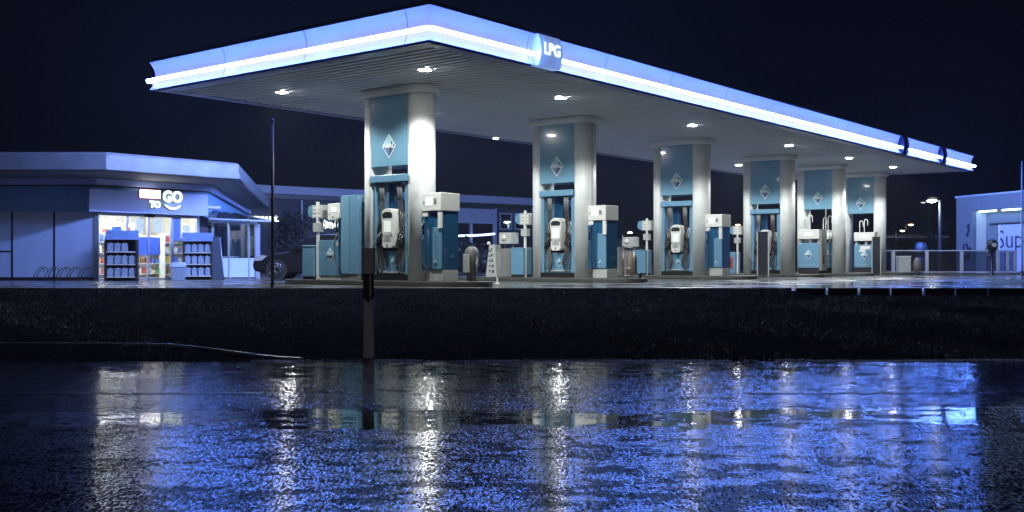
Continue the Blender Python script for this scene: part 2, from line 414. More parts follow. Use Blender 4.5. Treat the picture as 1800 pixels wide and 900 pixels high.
fl.box(.282, LU-.282, .02, .28, SZ-.012, SZ+.03); fl.box(.282, LU-.282, LV-.28, LV-.02, SZ-.012, SZ+.03)
fl.build('eave_flashing', M['flash'], can)
tr = MB(); tr.box(-.06, LU+.06, -.06, .10, 5.42, 5.52); tr.box(-.06, LU+.06, LV-.10, LV+.06, 5.42, 5.52)
tr.box(-.06, .10, .102, LV-.102, 5.42, 5.52); tr.box(LU-.10, LU+.06, .102, LV-.102, 5.42, 5.52)
tr.build('roof_trim', M['fasciaedge'], can)
for (u_, v0, v1) in ((.1, .02, 1.1), (.1, 3.1, 3.35)): box(u_, u_+.13, v0, v1, SZ-.02, SZ-.0125).build('flashing_patch', M['ltgrey'], can)
for u0, L_ in ((3.9,.45),(5.1,.7),(9.3,.35),(12,.8),(16,.35),(19.5,.8),(24,.3),(28,.6)): box(u0, u0+L_, .1, .23, SZ-.02, SZ-.0125).build('flashing_patch', M['ltgrey'], can)

# concave fascia profile: (outward offset, z)
prof = [(.09+.0*q, z) for q, z in ()]
zs = np.linspace(SZ+.005, 5.415, 12)
prof = [(.02+.10*((z-5.08)/.335)**2, z) for z in zs]
def fascia(ax, at, lo, hi, sgn):
    m = MB(); N_ = len(prof); v = []; f = []
    for e in (0, 1):
        for d, z in prof:
            q = (lo-d*1.0) if e == 0 else (hi+d*1.0)
            v.append((at+sgn*d, q, z) if ax == 'u' else (q, at+sgn*d, z))
        for d, z in prof:
            q = (lo-d) if e == 0 else (hi+d)
            v.append((at+sgn*(d-.03), q, z) if ax == 'u' else (q, at+sgn*(d-.03), z))
    for k in range(2*N_):
        if k in (N_-1, 2*N_-1): continue
        f.append((k, k+1, 2*N_+k+1, 2*N_+k))
    m.add(v, f, 0, True); m.build('fascia', M['fascia'], can)
fascia('u', 0, 0, LV, -1); fascia('u', LU, 0, LV, 1); fascia('v', 0, 0, LU, -1); fascia('v', LV, 0, LU, 1)
def lightline(ax, at, lo, hi, sgn, mo='tubeout', z=4.96, r=.042, off=.165):
    m = MB(); n = 10; segs = max(2, int((hi-lo)/3.0)); gap = .05
    for k in range(segs):
        a = lo+(hi-lo)*k/segs+(gap/2 if k else 0); b_ = lo+(hi-lo)*(k+1)/segs-(gap/2 if k < segs-1 else 0)
        ring = [(math.cos(j*2*math.pi/n), math.sin(j*2*math.pi/n)) for j in range(n)]
        v = []
        for q in (a, b_):
            for c_, s_ in ring: 
                o_ = at+sgn*(off+r*c_); v.append((o_, q, z+r*s_) if ax == 'u' else (q, o_, z+r*s_))
        base = len(m.v); m.v += v
        for j in range(n):
            j2 = (j+1) % n; cm = math.cos((j+.5)*2*math.pi/n)
            m.f.append([base+j, base+j2, base+n+j2, base+n+j]); m.m.append(0 if cm > .2 else 1); m.sm.append(False)
        m.f.append([base+j for j in range(n)]); m.m.append(0); m.sm.append(False)
        m.f.append([base+n+j for j in range(n)]); m.m.append(0); m.sm.append(False)
    m.build('light_line', [M[mo], M['tubein']], can)
lightline('u', 0, -.12, LV+.12, -1); lightline('v', 0, -.12, LU+.12, -1); lightline('v', LV, -.12, LU+.12, 1, 'tubeback'); lightline('u', LU, -.12, LV+.12, 1, 'tubeback')
for k in range(1, 12):
    u_ = 3.0*k; jm = MB()
    for a, b_ in zip(prof[:-1], prof[1:]): jm.add([(u_-.008,-a[0]-.004,a[1]),(u_+.008,-a[0]-.004,a[1]),(u_+.008,-b_[0]-.004,b_[1]),(u_-.008,-b_[0]-.004,b_[1])], [(0,1,2,3)])
    jm.build('fascia_joint', M['band'], can)
for v_ in (.55, 3.5, 6.3):
    jm = MB()
    for a, b_ in zip(prof[:-1], prof[1:]): jm.add([(-a[0]-.004,v_-.008,a[1]),(-a[0]-.004,v_+.008,a[1]),(-b_[0]-.004,v_+.008,b_[1]),(-b_[0]-.004,v_-.008,b_[1])], [(0,1,2,3)])
    jm.build('fascia_joint', M['band'], can)
# bulging collars: LPG panel and two dark bands
def collar(u0, u1, m_, name, bulge=.10):
    pr = [(-(.17+bulge*math.cos((z-5.06)/.36*1.45)), z) for z in np.linspace(SZ-.0, 5.415, 11)]
    poly = pr+[(.0, 5.415), (.0, SZ)]
    return MB().prism_x(poly, u0, u1, 0, True).build(name, m_, can)
ulpg = on_line(P(0,-.25)[:2], U[:2], 950), on_line(P(0,-.25)[:2], U[:2], 988)
lp = collar(ulpg[0], ulpg[1], M['lpg'], 'lpg_panel')
tl = text('lettering', 'LPG', .35, M['lpgt'], lp, ((ulpg[0]+ulpg[1])/2, -.285, 5.10), (R(90), 0, 0), .008, .004); 
wd = tl.dimensions[0] if tl.dimensions[0] > 0 else 1
for a, b_ in ((1587,1596),(1656,1663)):
    collar(on_line(P(0,-.2)[:2], U[:2], a), on_line(P(0,-.2)[:2], U[:2], b_), M['band'], 'dark_band', .08)
# downlights
lampuv = [(u_, 2.0) for u_ in (2.0, 7.0, 13.8, 20.8, 26.5, 31.6)]+[(u_, 6.8) for u_ in (2.0, 7.0, 13.8, 20.8, 26.5, 31.6)]
dl = None
for u_, v_ in lampuv:
    if dl is None:
        m = MB().lathe([(.19,SZ-.001),(.19,SZ-.02),(.15,SZ-.028),(.15,SZ-.001)], n=24); dl = m.build('downlight', M['white'], can)
        le = MB(); le.lathe([(.148,SZ-.012),(.12,SZ-.03),(.07,SZ-.04),(.001,SZ-.043)], n=24)
        lens = le.build('lens', M['lamp'], dl); dl.location = (u_, v_, 0)
        sd = bpy.data.lights.new('downlight_beam', 'SPOT'); sd.energy = SPOT; sd.spot_size = R(147); sd.spot_blend = .22; sd.shadow_soft_size = .11; sd.color = (.96, 1, .97)
        so = bpy.data.objects.new('downlight_beam', sd); C.objects.link(so); so.parent = dl; so.location = (0, 0, SZ-.16)
    else:
        d = dup(dl, (u_, v_, 0)); d.parent = can
sm = MB().lathe([(.09,SZ-.012),(.08,SZ-.03),(.001,SZ-.035)], n=12).build('edge_lamp', emat('edge_lamp_lens', (1,1,.95), 25), can); sm.location = (12.7, 8.84, 0)

# ------------------------------------------------------------------ logo + columns
def diamond(parent, y, z, h, w_, x=-.36, txt=True):
    """lozenge mark on a panel that faces -x; local y is the row direction seen right to left"""
    o = MB()
    o.add([(x,y,z+h/2),(x,y+w_/2,z),(x,y,z-h/2),(x,y-w_/2,z)], [(0,1,2,3)], 0)
    k = .88; X = x-.003
    T=(X,y,z+h/2*k); Lf=(X,y+w_/2*k,z); B=(X,y,z-h/2*k); Rt=(X,y-w_/2*k,z); c=(X,y,z)
    o.add([T,Lf,B,Rt,c,(X,y+w_*.1,z-.0*h)], [(0,1,4)], 1); o.add([T,Lf,B,Rt,c], [(0,4,3)], 1); o.add([T,Lf,B,Rt,c], [(1,2,4)], 2); o.add([T,Lf,B,Rt,c], [(4,2,3)], 3)
    X2 = X-.002; o.add([(X2,y-w_*.22,z+h*.20),(X2,y-w_*.42,z+h*.01),(X2,y-w_*.20,z+h*.01),(X2,y-w_*.12,z+h*.14)], [(0,3,2,1)], 3)
    d = o.build('diamond_logo', [M['logow'], M['logol'], M['logom'], M['logod']], parent)
    if txt: text('lettering', 'ARAL', w_*.34, M['logow'], d, (X-.012, y, z), (R(90), 0, R(-90)), w_*.006, .004)
    return d
CV = 4.35; COLU = [3.6, 10.4, 17.3, 24.2, 29.4, 34.4]
def D(cy, s, r=.35, inn=.62):   # plan of one half pillar
    pts = [(-r, s*inn), (r, s*inn)]
    c = s*.71
    arc = [(r*math.cos(a), c+s*r*math.sin(a)) for a in np.linspace(0, math.pi, 17)]
    p = [(r, s*inn)]+arc+[(-r, s*inn)]
    return p if s > 0 else p[::-1]
col = thing('canopy_column', 'nearest white twin canopy column with blue ARAL panel, at the left front', 'column', P(COLU[0], CV), TH, 'white columns carrying the canopy')
for s in (-1, 1):
    MB().prism(D(0, s), .12, 4.62, 0, True).build('pillar', M['pillar'], col)
def stadium(r, ext, n=16):
    return [(r*math.cos(a), ext+r*math.sin(a)) for a in np.linspace(0, math.pi, n)]+[(r*math.cos(a), -ext+r*math.sin(a)) for a in np.linspace(math.pi, 2*math.pi, n)]
MB().prism(stadium(.46, .71), 4.55, SZ-.002, 0, True).build('capital', M['pillar'], col, bevel=.02)
sp_ = box(-.352, .352, -.617, .617, 2.86, 4.548).build('sign_panel', M['panel'], col, bevel=.008)
diamond(sp_, 0, 3.34, .60, .46)
pp = MB().tube([(-.12,-1.075,.9),(-.12,-1.075,4.5)], .018, 6); pp.box(-.20,-.06,-1.12,-1.055,1.0,1.42)
cols = [col]
labs = ['second white canopy column from the left with ARAL panel reflecting a downlight',
        'third white canopy column from the left with blue ARAL panel',
        'fourth white canopy column from the left, dark narrow board in front of its pump',
        'fifth white canopy column, with open space and hose masts under its ARAL panel',
        'rightmost and farthest white canopy column with blue ARAL panel']
for i in range(1, 6):
    c_ = dup(col, P(COLU[i], CV), TH, labs[i-1]); cols.append(c_)
pp.build('conduit_pipe', M['ltgrey'], cols[1])

# ------------------------------------------------------------------ islands
isl = []
for i in range(6):
    a0, a1 = (-2.75, 3.95) if i < 3 else (-2.3, 3.4)
    pts_ = [(.6*math.cos(a), a1-.6+.6*math.sin(a)) for a in np.linspace(0, math.pi, 12)]+[(.6*math.cos(a), a0+.6+.6*math.sin(a)) for a in np.linspace(math.pi, 2*math.pi, 12)]
    o = MB().prism(pts_, 0, .12, 0, False).build('pump_island_kerb', M['concrete'], bevel=.02)
    o.location = P(COLU[i], CV); o.rotation_euler = (0,0,TH); struct(o)

# ------------------------------------------------------------------ the fuel pump between the pillars
def curve(p0, p1, sag, n=10, side=(0,0,0)):
    p0 = Vector(p0); p1 = Vector(p1); out = []
    for i in range(n+1):
        t = i/n; q = p0.lerp(p1, t); q.z -= sag*4*t*(1-t); q += Vector(side)*(4*t*(1-t)); out.append(q)
    return out
def fuel_pump():
    t = thing('fuel_pump', 'tall blue fuel pump with white head and hoses under the nearest ARAL panel', 'fuel pump', P(COLU[0], CV, .12), TH, 'fuel pumps between the canopy pillars')
    box(-.34,.34,-.60,.60,0,.14).build('plinth', M['black'], t)
    fr = MB()
    fr.box(-.30,.30,-.60,-.47,.14,2.36); fr.box(-.30,.30,.50,.60,.14,2.36)
    fr.build('side_post', M['pumpblue'], t, bevel=.008)
    box(-.40,.40,-.605,.605,2.36,2.53).build('top_beam', M['pumpblue'], t, bevel=.01)
    box(-.24,.24,-.46,.49,.14,.72).build('lower_cabinet', M['pumpblue'], t, bevel=.01)
    box(-.265,-.241,-.40,.42,.18,.22).build('cabinet_trim', M['ltgrey'], t)
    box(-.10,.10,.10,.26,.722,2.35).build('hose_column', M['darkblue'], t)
    # back plate behind nozzles
    box(-.16,.16,-.46,.49,.722,1.46).build('nozzle_recess', M['dark'], t)
    # rounded white head
    hd = [( .17,.86),(.155,.81),(.11,.78),(-.11,.78),(-.155,.81),(-.17,.86),(-.175,1.25),(-.20,1.56),(-.18,1.65),(-.11,1.71),(0,1.73),(.11,1.71),(.18,1.65),(.20,1.56),(.175,1.25)]
    h = MB().prism_x([(a, b) for a, b in hd][::-1], -.42, -.125, 0, True).build('display_head', M['white'], t, bevel=.012)
    MB().prism_x([(-.15,1.50),(.15,1.50),(.17,1.59),(.09,1.64),(-.09,1.64),(-.17,1.59)], -.426, -.40).build('head_recess', M['dark'], h)
    box(-.428,-.41,-.12,.10,1.16,1.42).build('screen', M['screen'], h)
    box(-.426,-.41,-.13,.13,.93,1.12).build('control_plate', M['ltgrey'], h)
    kp = MB()
    for a in range(3):
        for b in range(3): kp.box(-.43,-.41,-.08+.05*a,-.05+.05*a,.96+.045*b,.985+.045*b)
    kp.box(-.43,-.41,-.03,.03,.83,.87); kp.box(-.43,-.41,-.165,-.125,1.06,1.12); kp.box(-.43,-.41,.125,.165,1.06,1.12); kp.build('keypad', M['grey'], h)
    # side wings with nozzles
    box(-.20,-.123,-.455,-.285,1.30,1.62).build('price_plate', M['white'], t); box(-.20,-.123,.285,.455,1.30,1.62).build('price_plate', M['ltgrey'], t)
    k = 0
    for sgn in (-1, 1):
        for j in range(3):
            y = sgn*(.30+.065*j)
            nz = MB(); z0 = 1.16-.05*j
            nz.tube([(-.20,y,z0+.12),(-.29,y,z0+.03),(-.34,y,z0-.10)], .028, 6)
            nz.tube([(-.27,y,z0+.03),(-.36,y,z0-.02),(-.38,y,z0-.12),(-.33,y,z0-.16)], .010, 5, mi=1)
            nz.box(-.36,-.29,y-.026,y+.026,z0-.22,z0-.10)
            nz.tube([(-.20,y,z0+.12),(-.15,y,z0+.20)], .012, 5, mi=1)
            nz.build('nozzle', [M['black'], M['metal']], t)
            ho = MB(); yt = sgn*(.24+.055*j)
            pts_ = [Vector((-.30,yt,2.38)), Vector((-.29,yt,1.9)), Vector((-.26,sgn*(.26+.06*j),1.6)), Vector((-.25,sgn*(.31+.075*j),1.3)), Vector((-.28,sgn*(.33+.08*j),.95))]
            pts_ += [Vector((-.31, sgn*(.33+.08*j-.09*math.sin(a)), .60-.24*math.sin(a)-.05*j)) for a in (.5,1.0,1.57)]
            pts_ += [Vector((-.32, sgn*(.22+.04*j), .28-.05*j)), Vector((-.32, sgn*(.17+.03*j), .45)), Vector((-.31, y*.9, .75)), Vector((-.29, y, z0-.18))]
            ho.tube(pts_, .017, 6); ho.build('hose', M['hose'], t)
            gr_ = MB().tube([(-.30,yt,2.36),(-.29,yt,1.93)], .026, 6).build('hose_sleeve', M['grey'], t)
    diamond(t, 0, .44, .24, .19, x=-.245, txt=False)
    return t
fp = fuel_pump()
for i, lb in ((1,'blue fuel pump with white head under the second ARAL panel from the left'),
              (2,'blue fuel pump with brightly lit white head under the third ARAL panel from the left'),
              (3,'blue fuel pump partly hidden by a narrow dark board, under the fourth ARAL panel')):
    dup(fp, P(COLU[i], CV, .12), TH, lb)

# ------------------------------------------------------------------ slim dispenser at the near end of islands 1-3
def end_dispenser():
    t = thing('end_dispenser', 'blue dispenser cabinet with white head right of the nearest column', 'fuel pump', P(COLU[0], CV, .12)+W*-1.46, TH, 'white headed dispensers on the near island ends')
    y0, y1 = -.26, .22
    box(-.33,.20,y0,y1,.0,.26).build('plinth', M['ltgrey'], t, bevel=.01)
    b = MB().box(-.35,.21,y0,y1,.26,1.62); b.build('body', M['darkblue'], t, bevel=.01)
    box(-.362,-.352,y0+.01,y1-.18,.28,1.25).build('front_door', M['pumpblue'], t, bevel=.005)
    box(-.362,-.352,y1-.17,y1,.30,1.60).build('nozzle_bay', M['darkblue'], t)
    hd = box(-.42,.23,y0-.02,y1+.10,1.62,2.04).build('head', M['white'], t, bevel=.012)
    box(-.426,-.421,-.02,.20,1.74,1.94).build('screen', M['screen'], hd)
    kb = MB().box(-.426,-.421,-.14,-.06,1.78,1.90); kb.box(-.426,-.421,.24,.28,1.80,1.84); kb.build('keypad', M['grey'], hd)
    box(-.40,-.352,y0-.012,y0+.10,1.22,1.618).build('corner_strip', M['white'], t)
    box(-.40,-.352,y1-.06,y1+.10,1.50,1.618).build('bracket', M['white'], t)
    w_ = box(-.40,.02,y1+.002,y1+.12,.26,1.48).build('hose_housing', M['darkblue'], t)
    nz = MB().tube([(-.41,y1+.02,1.42),(-.46,y1+.02,1.30),(-.46,y1+.02,1.08)], .026, 6); nz.tube([(-.44,y1+.02,1.36),(-.52,y1+.02,1.28),(-.50,y1+.02,1.16)], .012, 5, mi=1)
    nz.build('nozzle', [M['black'], M['metal']], t)
    ho = MB().tube([(-.46,y1+.02,1.08),(-.47,y1+.05,.8),(-.46,y1+.04,.5),(-.44,y1-.03,.32),(-.42,y1-.12,.26),(-.40,y1-.10,.34),(-.38,y1-.06,.6),(-.375,y1-.05,1.2)], .016, 6).build('hose', M['hose'], t)
    # mark on the front and a fainter one on the end
    diamond(t, -.05, .42, .17, .14, x=-.368, txt=False)
    e = MB(); e.add([(.0,y0-.004,.98-.30),(.10,y0-.004,.84-.30),(.0,y0-.004,.70-.30),(-.10,y0-.004,.84-.30)], [(0,3,2,1)]); e.add([(.0,y0-.006,.96-.30),(.085,y0-.006,.84-.30),(-.085,y0-.006,.84-.30)], [(0,2,1)], 1)
    e.build('side_logo', [M['darkblue'], M['logom']], t)
    return t
ed1 = end_dispenser()
dup(ed1, P(COLU[1], CV, .12)+W*-1.46, TH, 'blue dispenser cabinet with white head right of the second column')
dup(ed1, P(COLU[2], CV, .12)+W*-1.46, TH, 'blue dispenser cabinet with white head right of the third column')

# far end of island 1: tall cabinet, low dispenser with floating display
t = thing('tall_dispenser_cabinet', 'tall plain blue cabinet with black nozzle, directly left of the nearest column', 'fuel pump', P(COLU[0], CV, .12)+W*1.42, TH)
box(-.36,.30,-.32,.27,.14,2.10).build('body', M['pumpblue'], t, bevel=.012)
box(-.34,.28,-.30,.25,0,.14).build('plinth', M['grey'], t)
box(-.372,-.362,-.04,.26,.16,2.08).build('front_door', M['panel'], t)
hb = box(-.42,-.34,.28,.40,1.55,1.68).build('bracket', M['white'], t)
nz = MB().tube([(-.40,.34,1.52),(-.44,.34,1.42),(-.43,.34,1.2)], .035, 6); nz.tube([(-.42,.34,1.46),(-.5,.36,1.36),(-.46,.34,1.22)], .014, 5, mi=1); nz.build('nozzle', [M['black'], M['metal']], t)
MB().tube([(-.43,.34,1.2),(-.44,.42,.9),(-.43,.42,.55),(-.42,.34,.34),(-.40,.26,.30)], .018, 6).build('hose', M['hose'], t)
box(-.36,-.28,.275,.36,.14,1.5).build('hose_channel', M['darkblue'], t)
t = thing('low_dispenser', 'low blue dispenser with ARAL diamond and raised white display box, beside tall cabinet', 'fuel pump', P(COLU[0], CV, .12)+W*2.18, TH)
box(-.30,.26,-.44,.42,.10,1.0).build('body', M['pumpblue'], t, bevel=.012)
box(-.28,.24,-.42,.40,0,.10).build('plinth', M['ltgrey'], t)
db = box(-.34,.05,-.44,.02,1.50,1.92).build('display_box', M['white'], t, bevel=.01)
box(-.346,-.341,-.30,-.10,1.70,1.83).build('screen', M['screen'], db)
MB().box(-.346,-.341,-.06,-.03,1.63,1.67).box(-.346,-.341,-.20,-.14,1.56,1.60).build('keypad', M['grey'], db)
MB().tube([(.0,-.40,1.0),(.0,-.40,1.52)], .02, 6).tube([(.0,-.02,1.0),(.0,-.02,1.52)], .02, 6).build('support_post', M['metal'], t)
diamond(t, -.02, .64, .36, .30, x=-.306)
box(-.306,-.301,-.36,-.24,.84,.95).build('sticker', M['ltgrey'], t)
box(-.305,-.301,-.2,.2,.26,.27).build('small_print', M['ltgrey'], t)

# service post with paper box + blue glove box, and bin: island 1..4
def service_post(i, dv, lab):
    t = thing('service_post', lab, 'service post', P(COLU[i], CV, .12)+W*dv-U*.3, TH, 'white service posts beside the columns')
    MB().box(-.03,.03,-.03,.03,0,1.98).build('post', M['white'], t)
    bx = box(-.02,.24,-.16,.20,1.56,1.90).build('leaflet_box', M['ltgrey'], t, bevel=.008)
    g2 = MB()
    for a in range(3): g2.box(-.028,-.021,.05,.16,1.60+.1*a,1.65+.1*a); g2.box(-.028,-.021,-.13,-.04,1.60+.1*a,1.65+.1*a)
    g2.build('leaflet', M['poster'], bx)
    MB().prism_x([(.202,1.56),(.36,1.62),(.40,1.74),(.36,1.88),(.202,1.90)], 0, .22).build('towel_dispenser', M['pumpblue'], t, bevel=.01)
    box(-.06,.10,-.10,.12,1.22,1.44).build('small_box', M['ltgrey'], t)
    return t
sp1 = service_post(0, 2.62, 'white post with leaflet box and blue towel dispenser, left of the low dispenser')
def litter_bin(loc, lab):
    t = thing('litter_bin', lab, 'bin', loc, TH, 'blue bins at the far island ends')
    MB().prism([(-.22,-.24),(.22,-.24),(.22,.24),(-.22,.24)], .06, .88).build('bin_body', M['pumpblue'], t, bevel=.03)
    box(-.20,.20,-.22,.22,0,.06).build('bin_foot', M['dark'], t)
    box(-.235,.235,-.25,.25,.84,.87).build('bin_rim', M['panel'], t, bevel=.01)
    return t
b1 = litter_bin(P(COLU[0], CV, .12)+W*2.95-U*.12, 'blue bin at the left end of the nearest island, by the parked car')
blab = ['blue bin left of the second column, in front of a grey bucket cabinet', 'bright blue bin left of the third column', None]
plab = ['white post with blue towel dispenser against the second column', 'white post with blue towel dispenser against the third column', 'white post with blue towel dispenser against the fourth column']
for i in (1, 2, 3):
    dup(sp1, P(COLU[i], CV, .12)+W*1.2-U*.3, TH, plab[i-1])
    if i < 3: dup(b1, P(COLU[i], CV, .12)+W*1.42-U*.2, TH, blab[i-1])
t = thing('sand_box', 'blue cabinet with a red fire extinguisher sign, left of the fourth column', 'cabinet', P(COLU[3], CV, .12)+W*1.5-U*.2, TH)
box(-.22,.22,-.26,.26,0,.86).build('body', M['pumpblue'], t, bevel=.02); box(-.226,-.221,-.14,.10,.20,.66).build('red_sign', M['red'], t)
box(-.228,-.227,-.06,.0,.26,.60).build('pictogram', M['dark'], t)

# air / water service unit, islands 2 and 3
def service_unit(i, lab, lab2):
    t = thing('air_unit', lab, 'air pump', P(COLU[i], CV, .12)+W*2.02, TH, 'grey service units behind the bins')
    box(-.20,.10,-.22,.20,0,.86).build('body', M['grey'], t, bevel=.02)
    hd = box(-.24,.12,-.24,.24,1.0,1.34).build('head', M['ltgrey'], t, bevel=.015)
    MB().tube([(-.05,-.15,.85),(-.05,-.15,1.02)], .03, 6).tube([(-.05,.15,.85),(-.05,.15,1.02)], .03, 6).build('neck', M['grey'], t)
    MB().lathe([(.001,0),(.09,0),(.09,.012),(.001,.012)], n=16).build('dial', M['poster'], hd)
    q = hd.children[0]; q.location = (-.245,.05,1.18); q.rotation_euler = (0, R(-90), 0)
    t2 = thing('bucket_rack', lab2, 'rack', P(COLU[i], CV, .12)+W*2.62, TH, 'leaning grey racks at the far island ends')
    m = MB(); m.prism_x([(-.20,0),(.24,0),(.10,.98),(-.14,.98)], -.16, .12)
    m.build('rack_body', M['ltgrey'] if i == 1 else M['grey'], t2, bevel=.01)
    hol = MB()
    for k in range(5): hol.box(-.166,-.161,-.10+.02*k,-.02+.02*k*.5,.12+.17*k,.20+.17*k); hol.box(-.166,-.161,.04,.10,.16+.15*k,.21+.15*k)
    hol.build('slot', M['dark'], t2)
    MB().lathe([(.001,0),(.05,.01),(.06,.05),(.04,.09),(.001,.10)], n=10).build('bottle_cap', M['white'], t2).location = (-.15,.12,.98)
service_unit(1, 'grey air unit with pale gauge head, left of the second column', 'leaning pale rack with dark slots, left of the air unit by the second column')
service_unit(2, 'grey air unit with plain square head, between second and third columns', 'small grey rack between the second dispenser and the third column')

# hooded squeegee stand right of dispenser 1, cart right of dispenser 2
t = thing('squeegee_stand', 'grey rounded squeegee bucket stand at the right end of the nearest island', 'bucket stand', P(COLU[0], CV, .12)+W*-2.2+U*.12, TH)
MB().lathe([(.12,0),(.13,.28),(.15,.34),(.17,.5),(.165,.66),(.12,.76),(.05,.80),(.001,.80)], n=14).build('bucket', M['grey'], t)
box(-.19,-.15,-.10,.10,.20,.62).build('towel_flap', M['ltgrey'], t, bevel=.01)
MB().tube([(.0,-.14,.62),(-.02,-.17,.40),(.0,-.15,.16)], .022, 6).build('squeegee_handle', M['poster'], t)
t = thing('canister_trolley', 'small metal trolley with a brown tank between the second dispenser and third column', 'trolley', P(COLU[1], CV, .12)+W*-2.25+U*.12, TH)
MB().lathe([(.001,.08),(.12,.08),(.15,.2),(.15,.55),(.10,.68),(.04,.74),(.001,.74)], n=14).build('tank', mat('brown_tank', (.16,.13,.10), .5, var=.3), t)
m = MB()
for a in (-.18,.18): m.tube([(-.16,a,.05),(-.16,a,.85)], .015, 6); m.tube([(-.2,a,.06),(.2,a,.06)], .015, 6)
m.tube([(-.16,-.18,.85),(-.16,.18,.85)], .015, 6); m.tube([(-.2,-.18,.28),(-.2,.18,.28)], .012, 6); m.build('frame', M['metal'], t)
MB().tube([(.12,-.22,.07),(.12,-.19,.07)], .07, 12).tube([(.12,.19,.07),(.12,.22,.07)], .07, 12).build('wheel', M['black'], t)

# drain hatch, small lamps
# ------------------------------------------------------------------ truck pumps at columns 5 and 6
def mast(m, x, y, z0, h, dx, r=.022):
    p = [(x,y,z0),(x,y,z0+h-.12)]+[(x, y+dx*(1-math.cos(a))/2, z0+h-.12+.12*math.sin(a)) for a in np.linspace(.3, math.pi, 7)]+[(x, y+dx, z0+h-.30)]
    m.tube(p, r, 6)
def truck_pump(loc, lab, w_=.95, hgt=1.86, wide=True):
    t = thing('truck_pump', lab, 'fuel pump', loc, TH, 'truck pumps at the far islands')
    box(-.26,.26,-w_/2,w_/2,.0,.22).build('plinth', M['dark'], t)
    box(-.28,.28,-w_/2,w_/2,.22,1.28).build('body', M['pumpblue'], t, bevel=.012)
    box(-.285,.285,-w_/2-.12,-w_/2-.002,.10,hgt).build('end_cabinet', M['grey'], t, bevel=.01)
    hd = box(-.30,.28,-w_/2,w_/2,1.46,hgt).build('head', M['white'], t, bevel=.012)
    MB().box(-.306,-.301,-w_*.2,w_*.2,hgt-.27,hgt-.12).build('screen', M['screen'], hd)
    n = MB()
    for y in (-w_*.42,-.05,w_*.42): n.box(-.2,.2,y-.05,y+.05,1.281,1.459)
    n.build('neck', M['ltgrey'], t)
    ms = MB(); mast(ms, 0, w_*.1, hgt, .62, -.16); mast(ms, .05, w_*.35, hgt, .55, -.16); ms.build('hose_mast', M['white'], t)
    diamond(t, 0, .80, .40, .34, x=-.286)
    box(-.286,-.281,-.25,.25,.34,.355).build('small_print', M['ltgrey'], t)
    MB().tube([(-.2,-w_/2-.15,1.5),(-.24,-w_/2-.2,1.0),(-.2,-w_/2-.18,.4),(-.1,-w_/2-.15,.9)], .018, 6).build('hose', M['hose'], t)
    return t
def rel(i, px, du):   # point on island i, offset du, at a bearing
    p0 = P(COLU[i], CV)+U*du; return on_line(p0[:2], W[:2], px)
tp = truck_pump(P(COLU[4], CV, .12)-U*.55+W*rel(4, 1421, -.83), 'blue truck pump with ARAL diamond and curved hose masts, right of the fourth column')
tb = P(COLU[4], CV, .12)+U*.45+W*rel(4, 1457, .3)
t2 = dup(tp, tb, TH, 'second truck pump standing behind the one with the diamond, below the fifth ARAL panel')
t3 = dup(tp, P(COLU[5], CV, .12)-U*.15+W*rel(5, 1519, -.43), TH, 'truck pump with white stickers below the farthest ARAL panel')
MB().box(-.292,-.288,-.28,.18,1.06,1.22).box(-.292,-.288,-.06,.24,.96,1.05).build('sticker', M['poster'], t3)
tm = MB(); mast(tm, 0, 0, 0, 1.35, -.35, .025); o = tm.build('hose_mast', M['white'], t2); o.location = (0, .2, 1.86)

def dark_board(px, i, du, h, lab, w_=.38):
    v_ = rel(i, px, du); t = thing('info_board', lab, 'board', P(COLU[i], CV, .0)+U*du+W*v_, TH, 'narrow dark boards beside the pumps')
    box(-.04,.04,-w_/2,w_/2,.10,h).build('board_panel', M['rackblack'], t, bevel=.01)
    MB().box(-.06,-.0,-w_/2-.03,-w_/2,.0,h+.02).box(-.06,-.0,w_/2,w_/2+.03,.0,h+.02).build('board_frame', M['ltgrey'], t)
    box(-.18,.18,-w_/2,w_/2,0,.06).build('board_foot', M['dark'], t)
dark_board(1342, 3, -1.2, 1.75, 'narrow dark upright board standing in front of the fourth pump', .42)
dark_board(1541, 5, -.9, 1.75, 'narrow dark upright board left of the farthest pillar', .36)
hp = P(COLU[3], CV)-U*1.9+W*-.6
o = MB().box(-.45,.45,-.35,.35,0,.03).build('manhole_cover', M['concrete'], bevel=.01); o.location = hp; o.rotation_euler = (0,0,TH); tag(o, 'raised grey hatch on the wet forecourt before the fourth pump', 'hatch')
t = thing('traffic_cone', 'small pale marker cone on the forecourt left of the second column', 'cone', (kpx(874)*27, 27, G))
MB().lathe([(.06,0),(.06,.02),(.03,.03),(.024,.09),(.012,.17),(.001,.18)], n=12).build('cone_body', M['poster'], t)

